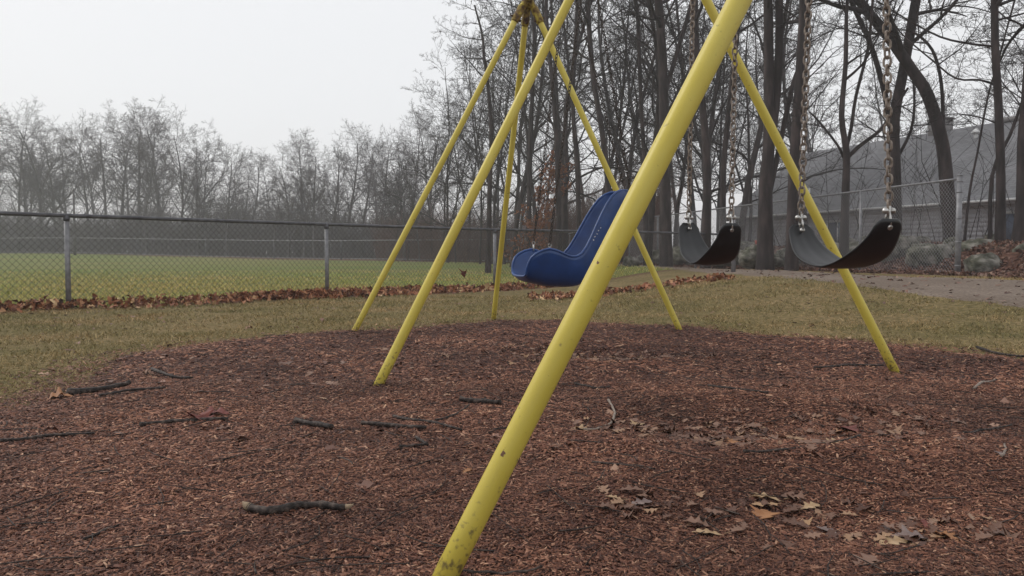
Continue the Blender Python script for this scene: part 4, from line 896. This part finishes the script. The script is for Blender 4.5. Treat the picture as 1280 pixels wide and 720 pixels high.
n = 650; Y1 = 16 + 30 * rs.rand(n); x1 = fenceX(Y1) + 2.0 + 14 * rs.rand(n); brush('bank_brush', x1, Y1, .9, .005, M['twig'], 'sparse thin saplings and stems on the wooded bank', per=4)
n = 30; Y1 = 17 + 9 * rs.rand(n); x1 = fenceX(Y1) + 1.6 + 6 * rs.rand(n); brush('bank_saplings', x1, Y1, 2.6, .013, M['twig'], 'thin upright saplings in front of the house', .5, per=9)
# rounded grey green evergreens in the far tree line
for px, yt, w, Y in ():
    p = atY(px, yt, Y); g0 = H(p[0], Y); hh = p[2] - g0; e = empty('evergreen_shrub', (p[0], Y, g0), 'rounded dull evergreen mass among the far bare trees', 'tree', 'evergreens in the far tree line')
    n = 9000; a = rs.rand(n) * 6.28; t = rs.rand(n) ** .8; rad = w / FPX * Y * (.25 + .85 * np.sqrt(np.clip(1 - t ** 1.6, 0, 1))) * (rs.rand(n) ** .45) * (.75 + .5 * vnoise(a * 1.2, t * 3, 1)); c = np.stack([p[0] + rad * np.cos(a), Y + rad * np.sin(a), g0 + hh * t], -1)
    mb = MB(); leafset(mb, c, .30, rs.rand(n) * 6.28, rs.randn(n) * .6, 0, [(0, .05), (.4, .28), (1, .05)], rs.randn(n)); mb.build('foliage', M['evergreen'], e)
    m_ = MB(); m_.tube([(p[0], Y, g0 - .1), (p[0], Y, g0 + hh * .8)], [.15, .04], 6); m_.build('trunk', M['bark_grey'], e)

# ------------------------------------------------------------------ boulders
def boulder(px, py, w, h, Y, label, seed, group=None, dz=0, dep=1.0):
    p = atY(px, py, Y); g0 = H(p[0], Y); W = w / FPX * Y / 2; Hh = h / FPX * Y
    cz = p[2] - Hh / 2
    if cz - Hh / 2 > g0 + .02: cz -= (cz - Hh / 2 - g0) * .8
    rr = np.random.RandomState(seed); v = []; q = []; m_, k_ = 22, 30; ph = rr.rand(8) * 6.28
    for i in range(m_ + 1):
        th = PI * i / m_
        for j in range(k_):
            a = 2 * PI * j / k_; x, y, z = math.sin(th) * math.cos(a), math.sin(th) * math.sin(a), math.cos(th)
            s = 1 + .12 * math.sin(2.1 * x + ph[0] + 1.7 * z) + .10 * math.sin(3.3 * y + ph[1] + 2 * x) + .07 * math.sin(5.1 * z + ph[2] + 3 * y) + .035 * math.sin(9 * x + ph[3]) * math.sin(8 * z + ph[4]) + .05 * (float(fbm(a * 1.3 + seed, th * 2.2, 2.0, 3)) if 0 < i < m_ else 0)
            x, y, z = [math.copysign(abs(c) ** .92, c) for c in (x, y, z)]; s += .14 * abs(math.sin(2.7 * x + 4.1 * y + ph[5])) - .07 + .05 * math.sin(14 * x + ph[6] + 9 * z)
            v.append([W * .95 * x * s, W * .7 * dep * y * s, (Hh * .54) * z * s])
    for i in range(m_):
        for j in range(k_): q.append([i * k_ + j, (i + 1) * k_ + j, (i + 1) * k_ + (j + 1) % k_, i * k_ + (j + 1) % k_])
    mb = MB(); mb.add(v, q); o = mb.build('boulder', M['rock'], smooth=True); o.location = (p[0], Y, cz); o.rotation_euler = (rr.randn() * .12, rr.randn() * .1, 0); return tag(o, label, 'boulder', group)
boulder(1222, 297, 56, 30, 16.2, 'large flat topped boulder just right of the tall fence end post', 1)
boulder(1233, 318, 46, 34, 14.6, 'round dark boulder lowest of the boulders right of the tall fence', 2)
boulder(1255, 305, 30, 16, 15.5, 'light grey boulder above the round dark boulder', 3)
boulder(1285, 306, 44, 34, 14.8, 'mossy boulder cut by the right edge of the photo', 4)
boulder(1165, 306, 66, 34, 16.4, 'broad greenish boulder seen through the end of the tall fence', 5)
boulder(1120, 298, 50, 26, 17.5, 'mossy boulder behind the tall fence right of the near belt swing', 6)
boulder(1075, 300, 50, 22, 18.5, 'low grey boulder under the right half of the near belt swing', 7)
boulder(1035, 296, 50, 22, 19.5, 'flat grey boulder behind the near belt swing', 8)
boulder(985, 302, 34, 20, 20.5, 'small grey boulder left of the near belt swing', 9)
boulder(945, 300, 44, 26, 21, 'pale slanted boulder right of the far belt swing', 10)
boulder(968, 308, 22, 14, 20.2, 'little pale rock between the two belt swings', 11)
boulder(905, 298, 50, 26, 23, 'dark boulder behind the far belt swing', 12)
boulder(862, 300, 48, 24, 26, 'grey boulder behind the left end of the far belt swing', 13)
boulder(835, 308, 36, 18, 28, 'low dark boulder right of the nearest yellow leg', 14)
boulder(812, 312, 30, 14, 30, 'low rock near the foot of the wood beyond the path', 15)
boulder(790, 322, 22, 12, 27, 'small greenish white rock beside the path beyond the nearest leg', 16)
for i in range(14):
    Y = 15.5 + 14 * r2.random(); x = float(fenceX(Y)) + 1.0 + 2.2 * r2.random(); px = 640 + FPX * x / Y; z = H(x, Y) + .15; py = 320 - (z - .7) * FPX / Y
    boulder(px, py - 4, 14 + 12 * r2.random(), 10 + 5 * r2.random(), Y, 'small grey rock among the leaves of the bank behind the tall fence', 40 + i, 'small rocks on the bank')

# ------------------------------------------------------------------ house
hs = empty('house', (19, 34, H(19, 34)), 'long low house with grey shingle roof and pale siding behind the trees at right', 'house')
dH = np.array([-5.5, 12, 0.]) / np.linalg.norm([-5.5, 12]); nH = np.array([-12, -5.5, 0.]) / np.linalg.norm([12, 5.5])   # nH faces the camera side
R0 = np.array([22.9, 34, 0]) - dH * 16; R1 = np.array([17.4, 46, 0]); zr = 6.85; ze = 2.85; half = 6.0
gz = H(19, 34) - .3
def quad_uv(name, pts, m, parent, th=.12):
    me = bpy.data.meshes.new(name); P = [np.array(p) - np.array(parent.location) for p in pts]; n = np.cross(P[1] - P[0], P[3] - P[0]); n /= np.linalg.norm(n); P2_ = [p - n * th for p in P]
    me.from_pydata([tuple(p) for p in P + P2_], [], [(0, 1, 2, 3), (7, 6, 5, 4), (0, 4, 5, 1), (1, 5, 6, 2), (2, 6, 7, 3), (3, 7, 4, 0)])
    uv = me.uv_layers.new(name='uv'); L1_ = np.linalg.norm(P[1] - P[0]); L2_ = np.linalg.norm(P[3] - P[0])
    for k, c in enumerate([(0, 0), (L1_, 0), (L1_, L2_), (0, L2_)]): uv.data[k].uv = c
    me.materials.append(m); o = bpy.data.objects.new(name, me); COL.objects.link(o); o.parent = parent; return o
E0 = R0 + nH * half; E1 = R1 + nH * half; F0 = R0 - nH * half; F1 = R1 - nH * half
zz = lambda p, z: np.array([p[0], p[1], z])
rf = quad_uv('roof', [zz(E1, ze), zz(E0, ze), zz(R0, zr), zz(R1, zr)], M['roof'], hs)
rf2 = quad_uv('roof', [zz(F0, ze), zz(F1, ze), zz(R1, zr), zz(R0, zr)], M['roof'], hs)
inn = half - .45
mb = MB(); W0 = R0 + nH * inn + dH * .3; W1 = R1 + nH * inn - dH * .3; X0 = R0 - nH * inn + dH * .3; X1_ = R1 - nH * inn - dH * .3; zt = ze + .18
# lapped siding: each course a thin slanted board
cz = np.arange(gz, zt, .18)
for P_, Q_, nn in ((W1, W0, nH), (X0, X1_, -nH)):
    for z in cz:
        a_, b_ = zz(P_, z), zz(Q_, z); z2 = min(z + .18, zt)
        mb.add([a_ + nn * .03, b_ + nn * .03, zz(Q_, z2), zz(P_, z2), a_, b_], [[0, 1, 2, 3], [4, 5, 1, 0]])
mb.add([zz(W1, gz), zz(X1_, gz), zz(X1_, zt), zz(R1 - dH * .3, zr - .2), zz(W1, zt)], [[0, 1, 2, 4]], [[4, 2, 3]])
mb.add([zz(W0, gz), zz(X0, gz), zz(X0, zt), zz(R0 + dH * .3, zr - .2), zz(W0, zt)], [[0, 1, 2, 4]], [[4, 2, 3]])
mb.build('wall', M['siding'], hs)
fb = MB(); L_ = np.linalg.norm(E1 - E0); fb.box(zz((E0 + E1) / 2, ze - .09) + nH * .02, (L_, .05, .22), [dH, nH, Zu]); fb.build('fascia', M['fascia'], hs)
gt = MB(); gt.box(zz((E0 + E1) / 2, ze - .03) + nH * .11, (L_, .11, .09), [dH, nH, Zu]); gt.build('gutter', M['trim'], hs)
for s in (12.5, 21.0):
    c = W0 + dH * s; c = zz(c, 1.75) + nH * .05; fm = MB()
    for a_, w_, h_ in ((0, 0, 0),):
        fm.box(c + Zu * .62, (1.3, .08, .1), [dH, nH, Zu]); fm.box(c - Zu * .62, (1.36, .1, .1), [dH, nH, Zu]); fm.box(c + dH * .6, (.1, .08, 1.14), [dH, nH, Zu]); fm.box(c - dH * .6, (.1, .08, 1.14), [dH, nH, Zu]); fm.box(c, (.05, .06, 1.14), [dH, nH, Zu])
    wf = fm.build('window', M['trim'], hs); gm = MB(); gm.box(c - nH * .01, (1.12, .03, 1.12), [dH, nH, Zu]); gm.build('pane', M['glass'], wf, org=tuple(hs.location))
def on_roof(px, py):   # point on the near roof plane under a pixel
    n = np.cross(zz(E0, ze) - zz(E1, ze), zz(R1, zr) - zz(E1, ze)); n /= np.linalg.norm(n); return onplane(px, py, zz(E1, ze), n)
q = on_roof(1220, 172); m_ = MB(); m_.tube([q - Zu * .1, q + Zu * .22], .09, 10); m_.tube([q + Zu * .2, q + Zu * .26, q + Zu * .42], [.2, .2, .03], 10); m_.build('roof_vent', M['trim'], rf, org=tuple(hs.location))
q = on_roof(1011, 243); m_ = MB(); m_.tube([q - Zu * .1, q + Zu * .35], .07, 8); m_.build('roof_vent', M['trim'], rf, org=tuple(hs.location))
q = zz(R0 + dH * 20.2, zr); m_ = MB(); m_.box(q + Zu * .1, (.9, .6, .9), [dH, nH, Zu]); m_.box(q + Zu * .58, (1.0, .7, .1), [dH, nH, Zu]); m_.build('chimney', M['fascia'], hs)
q = zz(R0 + dH * 16.0, zr); m_ = MB(); m_.box(q + Zu * .02, (2.6, .5, .2), [dH, nH, Zu]); m_.build('ridge_vent', M['fascia'], hs)

# red and white marker post behind the fence, short stub by the path
p = atY(948, 290, 21); g0 = H(p[0], 21); e = empty('marker_post', (p[0], 21, g0), 'small faded red and white post behind the tall fence between the belt swings', 'post')
m_ = MB(); m_.box((p[0], 21, g0 + .35), (.07, .07, .9)); m_.build('shaft', M['galv'], e); 
for zq, mm in ((.50, 'red_paint'), (.62, 'white_paint'), (.74, 'red_paint')): m_ = MB(); m_.box((p[0], 21, g0 + zq), (.16, .1, .115)); m_.build('band', M[mm], e)
p = atZ(916, 343, .3); m_ = MB(); m_.tube([(p[0], p[1], H(p[0], p[1]) - .05), (p[0] + .02, p[1], H(p[0], p[1]) + .16), (p[0], p[1], H(p[0], p[1]) + .3)], [.055, .045, .05], 9); tag(m_.build('post_stub', M['bark_grey'], org=(p[0], p[1], H(p[0], p[1]))), 'short grey stub standing by the path just below the far belt swing', 'post')

# ------------------------------------------------------------------ haze
hz = MB(); hz.box((0, 150, 10.5), (510, 370, 24)); hm = bpy.data.materials.new('haze'); hm.use_nodes = True; nt = hm.node_tree
for n_ in list(nt.nodes):
    if n_.type == 'BSDF_PRINCIPLED': nt.nodes.remove(n_)
pv = nt.nodes.new('ShaderNodeVolumePrincipled'); pv.inputs['Color'].default_value = (.975, .98, .995, 1); pv.inputs['Density'].default_value = .0021
nt.links.new(pv.outputs[0], nt.nodes['Material Output'].inputs['Volume']); tag(hz.build('haze', hm), kind='stuff')

# ------------------------------------------------------------------ light
w = bpy.data.worlds.new('World'); S.world = w; w.use_nodes = True; nt = w.node_tree; bg = nt.nodes['Background']
el, az = math.radians(42), math.radians(-70)
st = nt.nodes.new('ShaderNodeTexSky'); st.sky_type = 'NISHITA'; st.sun_disc = False; st.sun_elevation = el; st.sun_rotation = az; st.air_density = 1; st.dust_density = 4
mx = nt.nodes.new('ShaderNodeMix'); mx.data_type = 'RGBA'; mx.inputs[0].default_value = .88; nt.links.new(st.outputs[0], mx.inputs[6]); mx.inputs[7].default_value = (8.6, 8.65, 8.75, 1)
nt.links.new(mx.outputs[2], bg.inputs[0]); bg.inputs[1].default_value = .116
sd = bpy.data.lights.new('sun', 'SUN'); sd.energy = 1.1; sd.angle = math.radians(18); sd.color = (1, .97, .93); so_ = bpy.data.objects.new('sun', sd); COL.objects.link(so_)
so_.rotation_euler = (math.radians(90) - el, 0, -az + PI) ; 
# sun comes from the left and slightly behind the camera: direction vector towards the sun
from mathutils import Vector
dirv = Vector((math.sin(az) * math.cos(el), math.cos(az) * math.cos(el), math.sin(el)))
so_.rotation_euler = dirv.to_track_quat('Z', 'Y').to_euler()
S.view_settings.view_transform = 'Standard'; S.view_settings.look = 'None'; S.view_settings.exposure = 0.0; S.view_settings.gamma = 1
S.cycles.volume_bounces = 2; S.cycles.max_bounces = 6
# one item that belongs to the blue seat
mk.build('moulded_mark', M['white_paint'], blue)
# prototypes never planted are removed
for o in [o for o in S.objects if o.type == 'EMPTY' and 'label' not in o]:
    for c in list(o.children): bpy.data.objects.remove(c)
    bpy.data.objects.remove(o)
